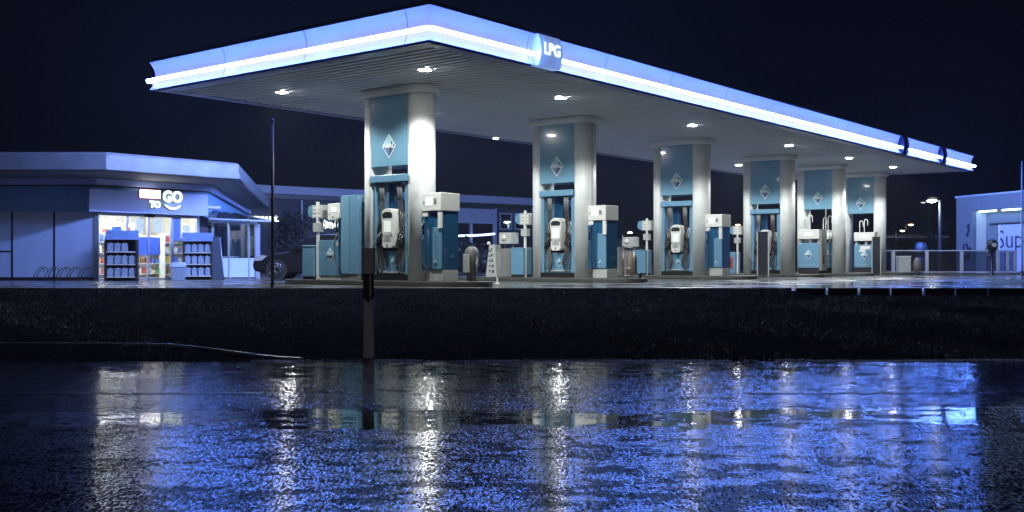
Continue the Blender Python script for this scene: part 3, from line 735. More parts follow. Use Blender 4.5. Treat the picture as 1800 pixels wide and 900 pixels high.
# ------------------------------------------------------------------ shop
SA = math.atan2(3.04, 2.60); sa = Vector((math.cos(SA), math.sin(SA), 0)); sn = Vector((-math.sin(SA), math.cos(SA), 0))
SO = Vector((-12.97, 33.0, G))
shop = thing('shop_building', 'low blue lit filling station shop with wide eaves and bright glazed entrance', 'shop', SO, 0)
def loc2(x, y): return (x-SO.x, y-SO.y)
roofp = [loc2(*p) for p in ((-42,30),(-11.5,30),(-8.62,33.4),(-11.7,51),(-42,51))]
rf = MB().prism(roofp, 3.19, 3.70).build('roof', M['roofw'], shop, bevel=.09)
inner = [loc2(*p) for p in ((-41.5,30.2),(-11.6,30.2),(-8.85,33.45),(-11.9,50.8),(-41.5,50.8))]
MB().prism(inner, 3.175, 3.189).build('soffit', M['sofs'], shop)
def wallpoly(off):
    # wall line: west front, entrance front, side, pushed outwards by off
    base = [Vector((-42,33,0)), Vector((-12.97,33,0)), Vector((-10.37,36.04,0)), Vector((-13.25,53,0))]
    out_ = []
    for i, p in enumerate(base):
        ds = []
        if i > 0: ds.append((base[i]-base[i-1]).normalized())
        if i < 3: ds.append((base[i+1]-base[i]).normalized())
        ns = [Vector((d.y,-d.x,0)) for d in ds]
        n = sum(ns, Vector()).normalized(); c = n.dot(ns[0]); out_.append(p+n*(off/c))
    return out_
def wallband(name, m_, z0, z1, off, th, bevel=0, segs=(0,3)):
    a = wallpoly(off)[segs[0]:segs[1]+1]; b = wallpoly(off-th)[segs[0]:segs[1]+1]; mb = MB()
    for i in range(len(a)-1):
        q = [a[i], a[i+1], b[i+1], b[i]]; mb.prism([loc2(p.x,p.y) for p in q], z0, z1)
    return mb.build(name, m_, shop, bevel=bevel)
lipa = [(-42,29.97),(-11.49,29.97),(-8.585,33.38),(-8.9,35.2)]; lipb = [(-42,30.02),(-11.53,30.02),(-8.66,33.42),(-8.97,35.2)]
for i in range(3): MB().prism([loc2(*q) for q in (lipa[i],lipa[i+1],lipb[i+1],lipb[i])], 3.192, 3.36).build('roof_lip', M['roofw'], shop)
wallband('eave_beam', M['signboard'], 2.98, 3.17, .18, .3)
wallband('beam_shadow_joint', M['dark'], 2.94, 2.978, .06, .2)
wallband('upper_wall', M['wallband'], 2.14, 2.938, 0, .2)
wallband('front_wall', M['wall'], 0.10, 2.138, .02, .2, segs=(0,1))
wallband('wall_base', M['dark'], 0, .098, .0, .18, segs=(0,1))
j = MB()
for px in (21, 95):
    x = kpx(px)*32.98; a, b = loc2(x-.025, 32.972); j.box(a, a+.06, b, b+.02, .1, 2.138)
a, b = loc2(-22, 32.972); a2, _ = loc2(kpx(21)*32.98, 0); j.box(a, a2-.03, b, b+.02, .87, .93)
j.build('panel_joint', M['navy'], shop)
o = box(-.07,.07,-.03,.03,.0,2.138).build('corner_post', M['frame'], shop); o.location = (.02,-.03,0)
# interior (in entrance axes)
sh = lambda s, d, z=0: SO+sa*s+sn*d+Vector((0,0,z))
def fr(o_):            # put a mesh built in entrance axes under the shop
    o_.rotation_euler = (0,0,SA); return o_
L_e = 4.0
room = MB(); room.box(-.019,4.6,5.0,5.1,0,2.5); room.box(-.12,-.02,.22,5.1,0,2.5); room.box(4.6,4.7,1.5,5.1,0,2.5)
fr(room.build('interior_wall', M['room'], shop))
room = MB(); room.box(-.01,4.6,.12,5.0,2.42,2.5); fr(room.build('interior_ceiling', M['room'], shop))
room = MB(); room.box(-.01,4.6,.05,5.0,0.005,.03); fr(room.build('interior_floor', mat('shop_floor', (.4,.38,.34), .3, var=.2), shop))
for y in (.8, 2.2, 3.6):
    for x0 in (.1, 2.1): fr(box(x0,x0+1.4,y,y+.12,2.36,2.415).build('ceiling_lamp', M['roomlamp'], shop))
S_at = lambda px, off=0: on_line((SO-sn*off)[:2], sa[:2], px)
fm = MB()
for px, w_ in ((171,.09),(223,.07),(260,.05),(302,.09),(347,.10)):
    s_ = S_at(px); fm.box(s_-w_/2, s_+w_/2, -.05, .05, .03, 2.138)
fm.box(S_at(171), S_at(347), -.045, .045, 2.04, 2.135); fm.box(S_at(171), S_at(347), -.045, .045, .0, .05)
fr(fm.build('door_frame', M['frame'], shop))
xs_ = [S_at(p) for p in (171,223,260,302,347)]
for a, b in zip(xs_[:-1], xs_[1:]):
    fr(box(a+.05,b-.05,-.006,.006,.06,2.04).build('glass_pane', M['glass'], shop))
s_ = S_at(347); fr(box(s_+.05, L_e+.0, -.04, .10, 0.0, 2.138).build('entrance_pier', M['navy'], shop))
fr(box(S_at(253),S_at(268),-.14,-.05,2.02,2.12).build('door_sensor', M['dark'], shop))
def flat(name, pxa, pxb, ya, yb, m_, off=.02):
    a, b = S_at(pxa), S_at(pxb); Y = (SO+sa*(a+b)/2).y
    za, zb = (HZ-yb)/F*Y-G, (HZ-ya)/F*Y-G
    return fr(box(a,b,-off-.006,-off,za,zb).build(name, m_, shop))
for q in ((238,251,385,408),(270,283,385,408),(320,333,397,418)):
    flat('poster', *q, M['poster'])
flat('poster', 196, 212, 398, 412, M['banner']); flat('door_banner', 240, 281, 417, 448, M['banner']); flat('poster', 305, 317, 381, 423, M['banner'])
# sign board
bo = .38
sb0, sb1 = S_at(157, bo), S_at(366, bo)
sbd = fr(box(sb0, sb1, -bo, -.2, 2.13, 2.83).build('sign_board', M['signboard'], shop, bevel=.01))
def sp_at(px, y, off): # s, z on the sign plane
    s = S_at(px, off); Yw = (SO-sn*off+sa*s).y; return s, (HZ-y)/F*Yw-G
def sign_rect(name, pa, pb, ya, yb, m_, d, par):
    a, _ = sp_at(pa, 0, bo); b, _ = sp_at(pb, 0, bo); mid = (pa+pb)/2; _, z1 = sp_at(mid, ya, bo); _, z0 = sp_at(mid, yb, bo)
    return box(a, b, -bo-d, -bo+.0, z0, z1).build(name, m_, par)
lb = sign_rect('lit_box', 245, 280, 334.5, 348, M['signbox'], .06, sbd); sign_rect('box_edge', 243.5, 281.5, 333, 349.5, M['rededge'], .04, sbd)
def sign_text(s, px, y, hpx, par):
    a, z = sp_at(px, y, bo); Yw = (SO+sa*a).y; size = hpx/F*Yw/.70
    o1 = text('letters', s, size, M['letter'], par, (a, -bo-.075, z), (R(90),0,0), .016, .012, sx=.92)
    o2 = text('letter_edge', s, size, M['letteredge'], par, (a, -bo-.03, z), (R(90),0,0), .026, .02, sx=.92)
sign_text('GO', 301.5, 347, 18.5, sbd); sign_text('TO', 270.5, 360, 10.5, sbd)
a, z = sp_at(302, 366.5, bo)
for m_, th, d in ((M['letter'], .035, .08), (M['letteredge'], .052, .05)):
    ar = MB(); n = 14; pts_o = []; pts_i = []
    for k in range(n+1):
        t_ = -1+2*k/n; x_ = a+t_*.27; zc = z+.10*t_*t_; w2 = th*(1-.75*t_*t_)*.9+.012
        pts_o.append((x_, zc-w2)); pts_i.append((x_, zc+w2*.6))
    ar.prism_y(pts_o+pts_i[::-1], -bo-d, -bo-.0); ar.build('smile', m_, sbd)

# shelves and goods inside
ORD = 'first second third fourth fifth sixth seventh eighth ninth tenth eleventh twelfth thirteenth fourteenth fifteenth sixteenth seventeenth eighteenth nineteenth twentieth'.split()+['twenty-'+q for q in 'first second third fourth fifth sixth seventh eighth ninth'.split()]+['thirtieth','thirty-first','thirty-second','thirty-third']
k = 0
for si, (s0, d0, L_) in enumerate(((.2,2.0,1.3),(1.9,2.6,1.9),(.0,3.9,3.8),(3.2,1.3,.9))):
    t = thing('shop_shelf', ['goods shelf behind the left window of the shop','goods shelf behind the sliding doors','long goods shelf on the back wall of the shop','narrow goods shelf behind the right window of the shop'][si], 'shelf', sh(s0, d0, .03), SA, 'shelves inside the shop')
    hh = 1.5 if si != 2 else 1.95
    MB().box(0,L_,.30,.33,0,hh).box(-.03,0,0,.33,0,hh).box(L_,L_+.03,0,.33,0,hh).build('shelf_back', M['white'], t)
    for q in range(4 if si != 2 else 5):
        zz = .12+.36*q; box(.0,L_,.0,.295,zz,zz+.025).build('shelf_board', M['white'], t)
        x = .04
        nth = 0
        while x < L_-.14:
            nth += 1
            ww = random.choice((.08,.12,.16)); hg = random.uniform(.12,.26)
            gi = random.randrange(7); g0 = box(0,ww,0,.16,0,hg).build('product_box', goods[gi]); g0.location = sh(s0+x, d0+.02, .03+zz+.026); g0.rotation_euler = (0,0,SA)
            tag(g0, '%s package, %s from the left on the %s board %s' % (('cream','red','green','yellow','white','brown','blue')[gi], ORD[nth-1], ('lowest','second','third','fourth','top')[q], ('behind the left window','behind the doors','on the back wall','behind the right window')[si]), 'product', 'goods on the shop shelves'); x += ww+random.choice((.02,.05)); k += 1

# glazed windbreak annex
P2 = Vector((-10.37,36.04,0))
def an(s, d): return loc2(*(P2+sa*s+sn*d)[:2])
ann = MB(); gl = MB(); AL = on_line(P2[:2], sa[:2], 452)
aS = lambda px: on_line(P2[:2], sa[:2], px)
def a_post(s, w_=.07, z1=1.95):
    return [an(s-w_/2,-.04), an(s+w_/2,-.04), an(s+w_/2,.04), an(s-w_/2,.04)]
s402, s437 = aS(402), aS(437)
for s, w_ in ((s402,.05),(s437,.05),(AL,.20),(aS(373),.05)): ann.prism(a_post(s, w_), 0, 1.92)
ann.prism([an(0,-.03), an(AL,-.03), an(AL,.03), an(0,.03)], 1.92, 2.0)
ann.prism([an(AL-.03,.05), an(AL+.03,.05), an(AL+.03,3.0), an(AL-.03,3.0)], 1.92, 2.0); ann.prism([an(AL-.05,2.9), an(AL+.05,2.9), an(AL+.05,3.0), an(AL-.05,3.0)], 0, 1.92)
ann.build('annex_frame', M['frame'], shop)
gl.prism([an(.02,-.005), an(AL-.12,-.005), an(AL-.12,.005), an(.02,.005)], .72, 1.91)
gl.prism([an(AL-.005,.1), an(AL+.005,.1), an(AL+.005,2.9), an(AL-.005,2.9)], .1, 1.91); gl.build('glass_pane', M['glass'], shop)
lo = MB(); lo.prism([an(.02,-.02), an(AL-.12,-.02), an(AL-.12,.02), an(.02,.02)], .05, .715); lo.build('annex_lower_panel', M['wall'], shop)
# sloped glass awning
aw = MB(); v0 = [an(-.3,-.55), an(AL+.25,-.55), an(AL+.1,1.5), an(-.3,1.2)]
aw.add([(*v0[0],2.02),(*v0[1],2.02),(*v0[2],2.36),(*v0[3],2.5)], [(0,1,2,3)]); aw.add([(*v0[0],2.035),(*v0[1],2.035),(*v0[2],2.375),(*v0[3],2.515)], [(3,2,1,0)])
aw.build('glass_awning', M['glass'], shop)
ab = MB(); ab.tube([(*v0[0],2.02),(*v0[1],2.02)], .035, 6); ab.tube([(*v0[1],2.02),(*v0[2],2.36)], .03, 6); ab.tube([(*an(AL/2,-.55),2.02),(*an(AL/2,1.2),2.45)], .02, 6)
ab.build('awning_frame', M['wall'], shop)
wl = MB(); a_, b_ = Vector((-10.37,36.04,0)), Vector((-13.25,53,0)); d_ = (b_-a_).normalized(); n_ = Vector((d_.y,-d_.x,0))
for k in range(8):
    p = a_+d_*(2.1*k+.1); q = p+d_*.1; wl.prism([loc2(*(p)[:2]), loc2(*(p-n_*.1)[:2]), loc2(*(q-n_*.1)[:2]), loc2(*q[:2])], 0, 2.138)
wl.build('side_mullion', M['frame'], shop)
gs = MB(); p = a_+d_*.2-n_*.05; q = b_-n_*.05; gs.prism([loc2(*p[:2]), loc2(*(p-n_*.01)[:2]), loc2(*(q-n_*.01)[:2]), loc2(*q[:2])], .02, 2.13); gs.build('side_glass', M['glass'], shop)
t = thing('bistro_table', 'small round standing table inside the glazed annex of the shop', 'table', P2+sa*(s437-.35)+sn*.6+Vector((0,0,G)))
MB().lathe([(.001,.74),(.30,.74),(.30,.78),(.001,.78)], n=20).build('tabletop', M['white'], t); MB().lathe([(.2,0),(.2,.02),(.03,.03),(.03,.74)], n=12).build('table_leg', M['metal'], t)

# racks in front of the entrance
def bottle_rack(px, off, lab, w_=.95, rz=0):
    s = S_at(px, off); t = thing('canister_rack', lab, 'display rack', sh(s, -off), SA+rz, 'canister racks outside the shop entrance')
    m = MB(); m.box(-w_/2,-w_/2+.06,-.25,.25,0,1.25); m.box(w_/2-.06,w_/2,-.25,.25,0,1.25); m.box(-w_/2+.06,w_/2-.06,.22,.25,0,1.25); m.build('rack_frame', M['rackblack'], t)
    for q in range(3): box(-w_/2+.062,w_/2-.062,-.25,.215,.10+.38*q,.13+.38*q).build('rack_shelf', M['ltgrey'], t)
    MB().prism_x([(-.27,1.252),(.25,1.252),(.25,1.52),(.16,1.54)], -w_/2, w_/2).build('rack_header', M['rackhead'], t, bevel=.01)
    for q in range(3):
        for c in range(4):
            if lab.startswith('left') and q == 2 and c == 3: continue
            o = MB().prism([(-.085,-.11),(.085,-.11),(.085,.11),(-.085,.11)], 0, .25).lathe([(.03,.25),(.03,.29),(.001,.29)], n=8).build('canister', M['canister'], bevel=.02)
            o.location = sh(s, -off)+Matrix.Rotation(SA+rz,3,'Z')@Vector((-w_/2+.165+.205*c,-.10,.131+.38*q)); o.rotation_euler = (0,0,SA+rz)
            tag(o, 'pale blue canister, %s on the %s shelf of the %s entrance rack' % (('leftmost','second from left','second from right','rightmost')[c], ('bottom','middle','top')[q], lab.split()[0]), 'canister', 'canisters on the entrance racks')
    return t
bottle_rack(214, 1.3, 'left black rack of pale canisters, with one gap on its top shelf', rz=-SA+.25)
bottle_rack(347, 1.0, 'right black rack of pale canisters, next to the lidded box', w_=.95, rz=-SA+.35)
s = S_at(314, 1.0); t = thing('grit_box', 'small pale lidded box left of the right canister rack', 'box', sh(s, -1.0), .2)
box(-.2,.2,-.2,.2,0,.40).build('box_body', M['canister'], t, bevel=.01); MB().prism_y([(-.22,.42),(.22,.42),(.2,.56),(-.2,.56)], -.22, .22).build('box_lid', M['signboard'], t, bevel=.01)
s = S_at(379, 1.0); t = thing('side_board', 'dark slanted display board right of the right canister rack', 'board', sh(s, -1.0), .35)
MB().prism_y([(-.2,0),(.24,0),(.12,1.38),(-.10,1.42)], -.2, .2).build('board_panel', mat('board_dark', (.03,.05,.09), .4), t, bevel=.01)
MB().tube([(.245,-.21,0),(.125,-.21,1.38)], .018, 6).build('board_edge', M['frame'], t)
# bicycle stands
for i, px in enumerate((70, 90, 110, 128, 148)):
    t = thing('bicycle_stand', ['leftmost spiral bicycle stand by the white shop wall','second bicycle stand from the left by the shop wall','middle bicycle stand by the shop wall','second bicycle stand from the right by the shop wall','rightmost bicycle stand, nearest the entrance'][i], 'bicycle stand', (kpx(px)*32.3, 32.3, G), .9, 'bicycle stands by the shop wall')
    m = MB()
    for q in (0, .1): m.tube([(-.22+q,0,0),(-.18+q,0,.18),(-.06+q,0,.34),(.06+q,0,.42),(.14+q,0,.36),(.12+q,0,.26)], .014, 6)
    m.build('stand_hoop', M['polem'], t)
MB_b = MB().tube([(kpx(60)*32.3,32.35,G+.02),(kpx(155)*32.3,32.35,G+.02)], .02, 6).build('stand_rail', M['polem']); tag(MB_b, 'low steel rail along the foot of the bicycle stands', 'rail')

# ------------------------------------------------------------------ car behind the first island
def car():
    t = thing('parked_car', 'dark parked hatchback in the shadow between the shop and the nearest island', 'car', (-5.85, 33.2, G), 0)
    body = [(-2.05,.30),(-2.10,.50),(-2.02,.68),(-1.75,.80),(-1.0,.92),(-.35,1.38),(.2,1.46),(1.1,1.44),(1.75,1.20),(2.0,.95),(2.08,.60),(2.02,.28),(1.6,.22),(-1.7,.22)]
    b = MB().prism_y(body, -.86, .86).build('body', M['carpaint'], t, bevel=.07)
    MB().prism_y([(-.90,.95),(-.33,1.33),(.15,1.40),(.15,.95)], -.875, -.862).prism_y([(.22,.95),(.22,1.40),(1.05,1.38),(1.5,1.15),(1.4,.95)], -.875, -.862).build('side_window', M['carglass'], t)
    for x in (-1.35, 1.3):
        for y in (-.80, .80):
            w0 = MB().tube([(x,y-.10,.32),(x,y+.10,.32)], .32, 24).build('wheel', M['tyre'], t)
            m = MB(); yy = y-.11 if y < 0 else y+.11
            for k in range(10):
                a = k*math.pi/5; m.tube([(x,yy,.32),(x+.2*math.cos(a),yy,.32+.2*math.sin(a))], .014, 5)
            m.tube([(x+.21*math.cos(a),yy,.32+.21*math.sin(a)) for a in np.linspace(0,2*math.pi,25)], .014, 5); m.build('rim', M['rim'], w0)
    MB().prism_y([(-2.09,.60),(-1.80,.62),(-1.62,.76),(-1.80,.78),(-2.0,.70)], -.89, -.70).build('headlight', M['headl'], t)
    box(-2.13,-2.09,-.5,.5,.42,.54).build('grille', M['rim'], t)
    MB().box(-.75,-.60,-1.02,-.88,.95,1.06).build('wing_mirror', M['carpaint'], t)
car()

# ------------------------------------------------------------------ showroom behind
A = Vector((-14.6, 61, G)); B = Vector((3.2, 75, G)); d = (B-A).normalized(); LB = 60; ang = math.atan2(d.y, d.x)
t = thing('showroom_building', 'dark blue car showroom with pale flat roof edge and large windows behind the pumps', 'building', A-d*20, ang)
def sx(px): return on_line((A-d*20)[:2], d[:2], px)
LT = sx(935)+4
def zz(px, y):
    Yp = (A-d*20+d*sx(px)).y; return (HZ-y)/F*Yp-G
H = zz(700, 337)
box(0,LT,0.3,12,0,H-.75).build('wall', M['navy'], t)
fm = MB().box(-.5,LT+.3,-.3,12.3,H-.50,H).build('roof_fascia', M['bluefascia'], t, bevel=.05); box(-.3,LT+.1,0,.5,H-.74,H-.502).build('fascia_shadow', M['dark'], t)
def win(pa, pb, y0, y1, name='window'):
    a, b = sx(pa), sx(pb); z1, z0 = zz((pa+pb)/2, y0), zz((pa+pb)/2, y1)
    o = MB(); o.box(a,b,.22,.298,z0,z0+.1); o.box(a,b,.22,.298,z1-.1,z1); o.box(a,a+.1,.22,.298,z0+.1,z1-.1); o.box(b-.1,b,.22,.298,z0+.1,z1-.1)
    o = o.build(name, M['bluefascia'], t); box(a+.1,b-.1,.26,.29,z0+.1,z1-.1).build('pane', M['glassb'], o); return o
win(882,904,374,404); win(908,926,374,404)
# big showroom window with the canopy's reflected light line added as a glowing tube
a, b = sx(760), sx(874)
wf = MB()
for px in (760,831,872): q = sx(px); box(q-.08,q+.08,.12,.26,0,zz(830,366)).build('window_frame', M['bluefascia'], t)
o = box(a,b,.20,.24,.2,zz(820,392)).build('window', M['glassb'], t)
box(a,b,.16,.26,zz(820,392),zz(820,366)).build('blind_panel', M['bluefascia'], t)
lt = MB(); ya = zz(812,414)
lt.tube([(sx(790),-.02,zz(790,416)),(sx(808),-.02,zz(808,414.5)),(sx(830),-.02,zz(830,414)),(sx(850),-.02,zz(850,413)),(sx(869),-.02,zz(869,411))], .07, 6); lt.build('mirrored_light_line', emat('canopy_reflection', (.45,.55,1), 5), t)
lt = MB(); lt.tube([(sx(546),-.02,zz(546,424)),(sx(575),-.02,zz(575,420.5)),(sx(600),-.02,zz(600,419.5))], .05, 6); lt.build('mirrored_light_line', emat('canopy_reflection_two', (.45,.55,1), 4), t)  # second glowing tube imitating the canopy's reflection in the glass
mu = MB()
for px in (533, 690, 875): q = sx(px); mu.box(q-.06,q+.06,.18,.26,0,H-.76)
mu.build('mullion', M['bluefascia'], t)
q = zz(461,383.5); text('lettering', 'enault', .62, emat('dealer_letters', (.85,.95,1), 2.2), t, (sx(463), .05, q), (R(90),0,0), .02, .02, sx=1.25)
# second lit lettering, unreadable strokes
lm_ = MB(); random.seed(3)
for i in range(9):
    x = sx(558+i*4.0)+.05; z0 = zz(570, 400)-.05*i*0; h_ = random.choice((.28,.4,.5)); zc = z0+random.uniform(-.08,.1)
    lm_.tube([(x,-.05,zc),(x+.10,-.05,zc+h_*.9),(x+.22,-.05,zc+h_*.5),(x+.16,-.05,zc+.05)], .045, 5)
lm_.build('lit_sign_strokes', emat('dealer_script', (.85,1,.95), 1.8), t)

# ------------------------------------------------------------------ car wash
wl0 = Vector((kpx(1681)*58, 58, G)); Y1 = 53.0; wl1 = Vector((kpx(1800)*Y1, Y1, G)); dw = (wl1-wl0).normalized(); aw_ = math.atan2(dw.y, dw.x)
t = thing('car_wash_building', 'pale blue car wash hall with lit open bay and graffiti at the right edge', 'building', wl0, aw_)
HW = (HZ-348)/F*58-G; nwl = (wl1-wl0).length
wx = lambda px: on_line(wl0[:2], dw[:2], px)
def wz(px, y): return (HZ-y)/F*(wl0+dw*wx(px)).y-G
x0 = wx(1709); zt = wz(1740, 369)
box(0,x0,0,.25,0,HW).build('wall', M['paleblue'], t); box(x0,14,0,.25,zt,HW).build('lintel', M['paleblue'], t); box(-.05,14,-.06,.3,HW,HW+.08).build('parapet', M['wall'], t)
dn = .9
box(x0-.15,14,dn,dn+.1,0,zt+.1).build('bay_back_wall', M['paleblue'], t)
box(x0-.14,x0-.02,.252,dn-.01,0,zt).build('bay_jamb', M['washw'], t)
box(x0,14,.252,dn-.01,zt+.0,zt+.08).build('bay_soffit', M['washw'], t)
dd = on_line((wl0+Vector((-dw.y,dw.x,0))*dn)[:2], dw[:2], 1758); zd = wz(1750, 394)
box(dd-.05,dd+.05,dn-.08,dn-.002,0,zd).build('door_post', M['washw'], t); box(x0+.3,14,dn-.06,dn-.003,zd,zd+.10).build('door_head', M['navy'], t)
box(dd+.06,14,dn-.03,dn-.002,.1,zd).build('bay_door', M['signboard'], t)
lw_ = MB(); lw_.box(x0+.15,x0+1.4,.30,.40,zt-.07,zt-.002); lw_.box(x0+1.9,x0+3.2,.30,.40,zt-.07,zt-.002); lw_.build('bay_lamp', emat('bay_tube', (.55,.85,1), 9), t)
q0 = on_line((wl0+Vector((-dw.y,dw.x,0))*(dn-.04))[:2], dw[:2], 1776)
gt = text('graffiti', 'Sup', 1.35, M['graf'], t, (q0-.05, dn-.035, wz(1776, 421)), (R(90), 0, 0), -.006, .002, sx=1.0)
gr_ = MB(); random.seed(5)
for i in range(10):
    gr_ = MB(); cx = x0*.62+random.uniform(-.28,.3); cz = 1.55+random.uniform(-.9,.9); gr_.tube([(cx,-.01,cz),(cx+random.uniform(-.3,.3),-.01,cz+random.uniform(.1,.4)),(cx+random.uniform(-.25,.25),-.01,cz+.4)], .07, 5)
    gr_.build('graffiti_tag', M['graf'], t)
t = thing('flag_pole', 'pale tall thin pole at the right edge of the picture', 'pole', (kpx(1796.5)*46, 46, G))
MB().tube([(0,0,0),(0,0,(HZ-283)/F*46-G)], .055, 10, r1=.035).build('shaft', M['wall'], t); MB().lathe([(.16,0),(.16,.03),(.07,.05),(.07,.2)], n=12).build('base', M['polem'], t)

# ------------------------------------------------------------------ fence on the right
FY = 51.0
fx = lambda px: kpx(px)*FY
t = thing('glass_fence', 'low fence of smoked glass panels between pale posts, before the car wash', 'fence', (0, FY, G))
for px in (1570, 1629, 1690, 1754, 1771, 1784): box(fx(px)-.07,fx(px)+.07,-.06,.06,0,1.12).build('fence_post', M['ltgrey'], t)
box(fx(1556),fx(1786),-.035,.035,1.122,1.17).build('top_rail', M['ltgrey'], t)
box(fx(1556),fx(1786),-.03,.03,.10,.14).build('bottom_rail', M['ltgrey'], t)
pxs = (1570, 1629, 1690, 1754, 1771, 1784)
for a, b in zip(pxs[:-1], pxs[1:]): box(fx(a)+.08,fx(b)-.08,-.008,.008,.15,1.11).build('fence_panel', M['fenceglass'], t)
struct(MB().box(fx(1550),fx(1830),FY-.4,FY+.5,G,G+.06).build('fence_kerb', M['concrete'], bevel=.01))
t = thing('grey_cabinet', 'plain pale grey cabinet at the left end of the glass fence', 'cabinet', (fx(1576), FY-.9, G))
box(-.28,.28,-.2,.2,0,.84).build('body', M['ltgrey'], t, bevel=.02); box(-.30,.30,-.22,.22,.842,.88).build('lid', M['white'], t, bevel=.01)
t = thing('water_tap_post', 'blue service pillar standing behind the left glass fence panel', 'pillar', (kpx(1619)*53, 53, G))
MB().tube([(0,0,0),(0,0,1.0)], .14, 10).build('stem', M['bluecloth'], t); MB().lathe([(.001,1.0),(.28,1.02),(.30,1.3),(.22,1.55),(.001,1.6)], n=12).build('hood', M['bluecloth'], t)
t = thing('covered_barrel', 'pale brownish barrel in front of the left glass fence panel', 'barrel', (kpx(1612)*50, 50, G))
MB().lathe([(.15,0),(.15,.12),(.001,.12)], n=14).build('foot', M['black'], t); MB().lathe([(.001,.12),(.18,.16),(.20,.4),(.16,.66),(.08,.80),(.001,.82)], n=14).build('drum', mat('barrel_cream', (.16,.13,.11), .5, var=.3), t)
t = thing('vacuum_post', 'black self service vacuum post with round pale dial before the fence', 'vacuum', (kpx(1744)*49, 49, G))
MB().lathe([(.12,0),(.12,.03),(.07,.05),(.09,.8),(.06,1.0),(.10,1.1)], n=10).build('stem', M['black'], t)
hd = MB().lathe([(.001,1.05),(.14,1.08),(.23,1.25),(.24,1.5),(.16,1.62),(.001,1.66)], n=14).build('head', M['black'], t)
MB().tube([(0,-.25,1.38),(0,-.20,1.38)], .10, 14).build('dial', M['white'], hd)
MB().tube([(-.2,-.05,1.45),(-.32,-.05,1.2),(-.24,-.08,.85),(-.1,-.1,1.0)], .03, 6).build('hose', M['hose'], t)

# ------------------------------------------------------------------ lamps and far things
def street_lamp(px, y, Y, lab, side=-1, m_=None, pole=M['polem'], s=1.0, grp='distant street lamps', arm=.6):
    h = (HZ-y)/F*Y-G; x = kpx(px)*Y
    t = thing('street_lamp', lab, 'street lamp', (x-side*arm, Y, G), 0, grp)
    MB().tube([(0,0,0),(0,0,h*.6),(0,0,h+.05)], .09*s, 8, r1=.05*s).tube([(0,0,h+.04),(side*arm*.8,0,h+.10)], .035*s, 6).build('pole', pole, t)
    hd = MB().prism_y([(side*arm-.30*s,h+.02),(side*arm+.30*s,h+.02),(side*arm+.2*s,h+.16*s),(side*arm-.2*s,h+.16*s)], -.14*s, .14*s).build('lamp_head', M['polem'], t)
    l = MB(); l.lathe([(.001,-.10*s),(.14*s,-.06*s),(.22*s,0)], n=12); o = l.build('lens', m_ or M['whitel'], hd); o.location = (side*arm,0,h+.02); 
    return t
street_lamp(1638, 353, 66, 'lit street lamp with blue grey pole, left of the car wash', -1, pole=M['paleblue'], s=1.4, arm=.5)
street_lamp(1623, 356, 90, 'thin dim street lamp just left of the brightly lit one', -1, m_=emat('dim_lens', (.7,.85,.8), 1.2), arm=.5)
street_lamp(1601, 395, 120, 'orange street lamp glowing far off between last column and car wash', 1, m_=M['orange'], s=1.3)
street_lamp(1586, 406, 95, 'small white lamp under a far roof right of the last column', 1, s=.8)
street_lamp(1297, 395, 120, 'orange street lamp seen between third and fourth columns', 1, m_=M['orange'], s=1.2)
street_lamp(1107, 409, 85, 'white street lamp over pale bushes between second and third columns', 1, s=.9)
t = thing('lit_hut', 'low far building with pale roof edge right of the last column', 'building', (kpx(1560)*100, 100, G))
box(-1,6.5,0,8,0,2.0).build('wall', M['navy'], t); MB().prism_x([(-1.5,2.9),(8,3.4),(8,3.5),(-1.5,3.1)], -2, 5.2).build('roof', M['ltgrey'], t)
mm = MB()
for z in (.9, 1.6): mm.box(-1,4.5,-.08,-.02,z,z+.05)
for x in (.2,2.2,4.2): mm.box(x,x+.08,-.09,-.01,0,2.0)
mm.build('window_bar', M['grey'], t)
t = thing('far_headlight_car', 'far parked car facing the camera with one bright headlight, behind the nearest island', 'car', (kpx(871)*62, 62, G), 0)
MB().prism_x([(-.3,.25),(4,.25),(4,.9),(3.3,1.4),(1.2,1.4),(.5,.9),(-.25,.75)], -.85, .85).build('body', M['carpaint'], t, bevel=.05)
MB().box(.55,.80,-.34,-.29,.55,.72).build('headlight', emat('headlight_beam', (.9,1,1), 6), t); MB().box(-.80,-.55,-.34,-.29,.55,.72).build('headlight', M['headl'], t)
for xx in (-.7,.7): MB().tube([(xx-.1,.6,.3),(xx+.1,.6,.3)], .3, 14).build('wheel', M['tyre'], t)

# bare trees / bushes
def bush(name, lab, cat, loc, hgt, wid, n, m_, leafm, leafsz=.06, trunk=True, grp=None, seed=1):
    rr = np.random.default_rng(seed); t = thing(name, lab, cat, loc, 0, grp); mb = MB()
    tips = []
    def grow(p, d, L, r, lv):
        q = p+d*L; mb.tube([p, (p+q)/2+Vector(rr.normal(0,L*.05,3)), q], r, 5, caps=False, r1=r*.6)
        if lv == 0: tips.append(q); return
        for k in range(3 if lv > 1 else 4):
            nd = (d+Vector(rr.normal(0,.55,3))); nd.z = abs(nd.z)*.6+.15; nd.normalize(); grow(q if k else (p+q)/2, nd, L*rr.uniform(.55,.8), r*.6, lv-1)
    grow(Vector((0,0,0)), Vector((0,0,1)), hgt*.33, hgt*.022, 4)
    mb.build('trunk', M['twig'] if not trunk else M['bark'], t)
    V = []; Fc = []
    for i in range(n):
        c = tips[int(rr.integers(len(tips)))]+Vector(rr.normal(0,wid*.07,3)); a = rr.normal(0,1,3); a /= np.linalg.norm(a); b = np.cross(a, rr.normal(0,1,3)); b /= np.linalg.norm(b)
        s_ = leafsz*rr.uniform(.5,1.4); a = Vector(a)*s_; b = Vector(b)*s_*.6; k = len(V); V += [c-a,c+b,c+a,c-b]; Fc.append((k,k+1,k+2,k+3))
    cm = MB(); cm.add(V, Fc); cm.build('crown', leafm, t); return t
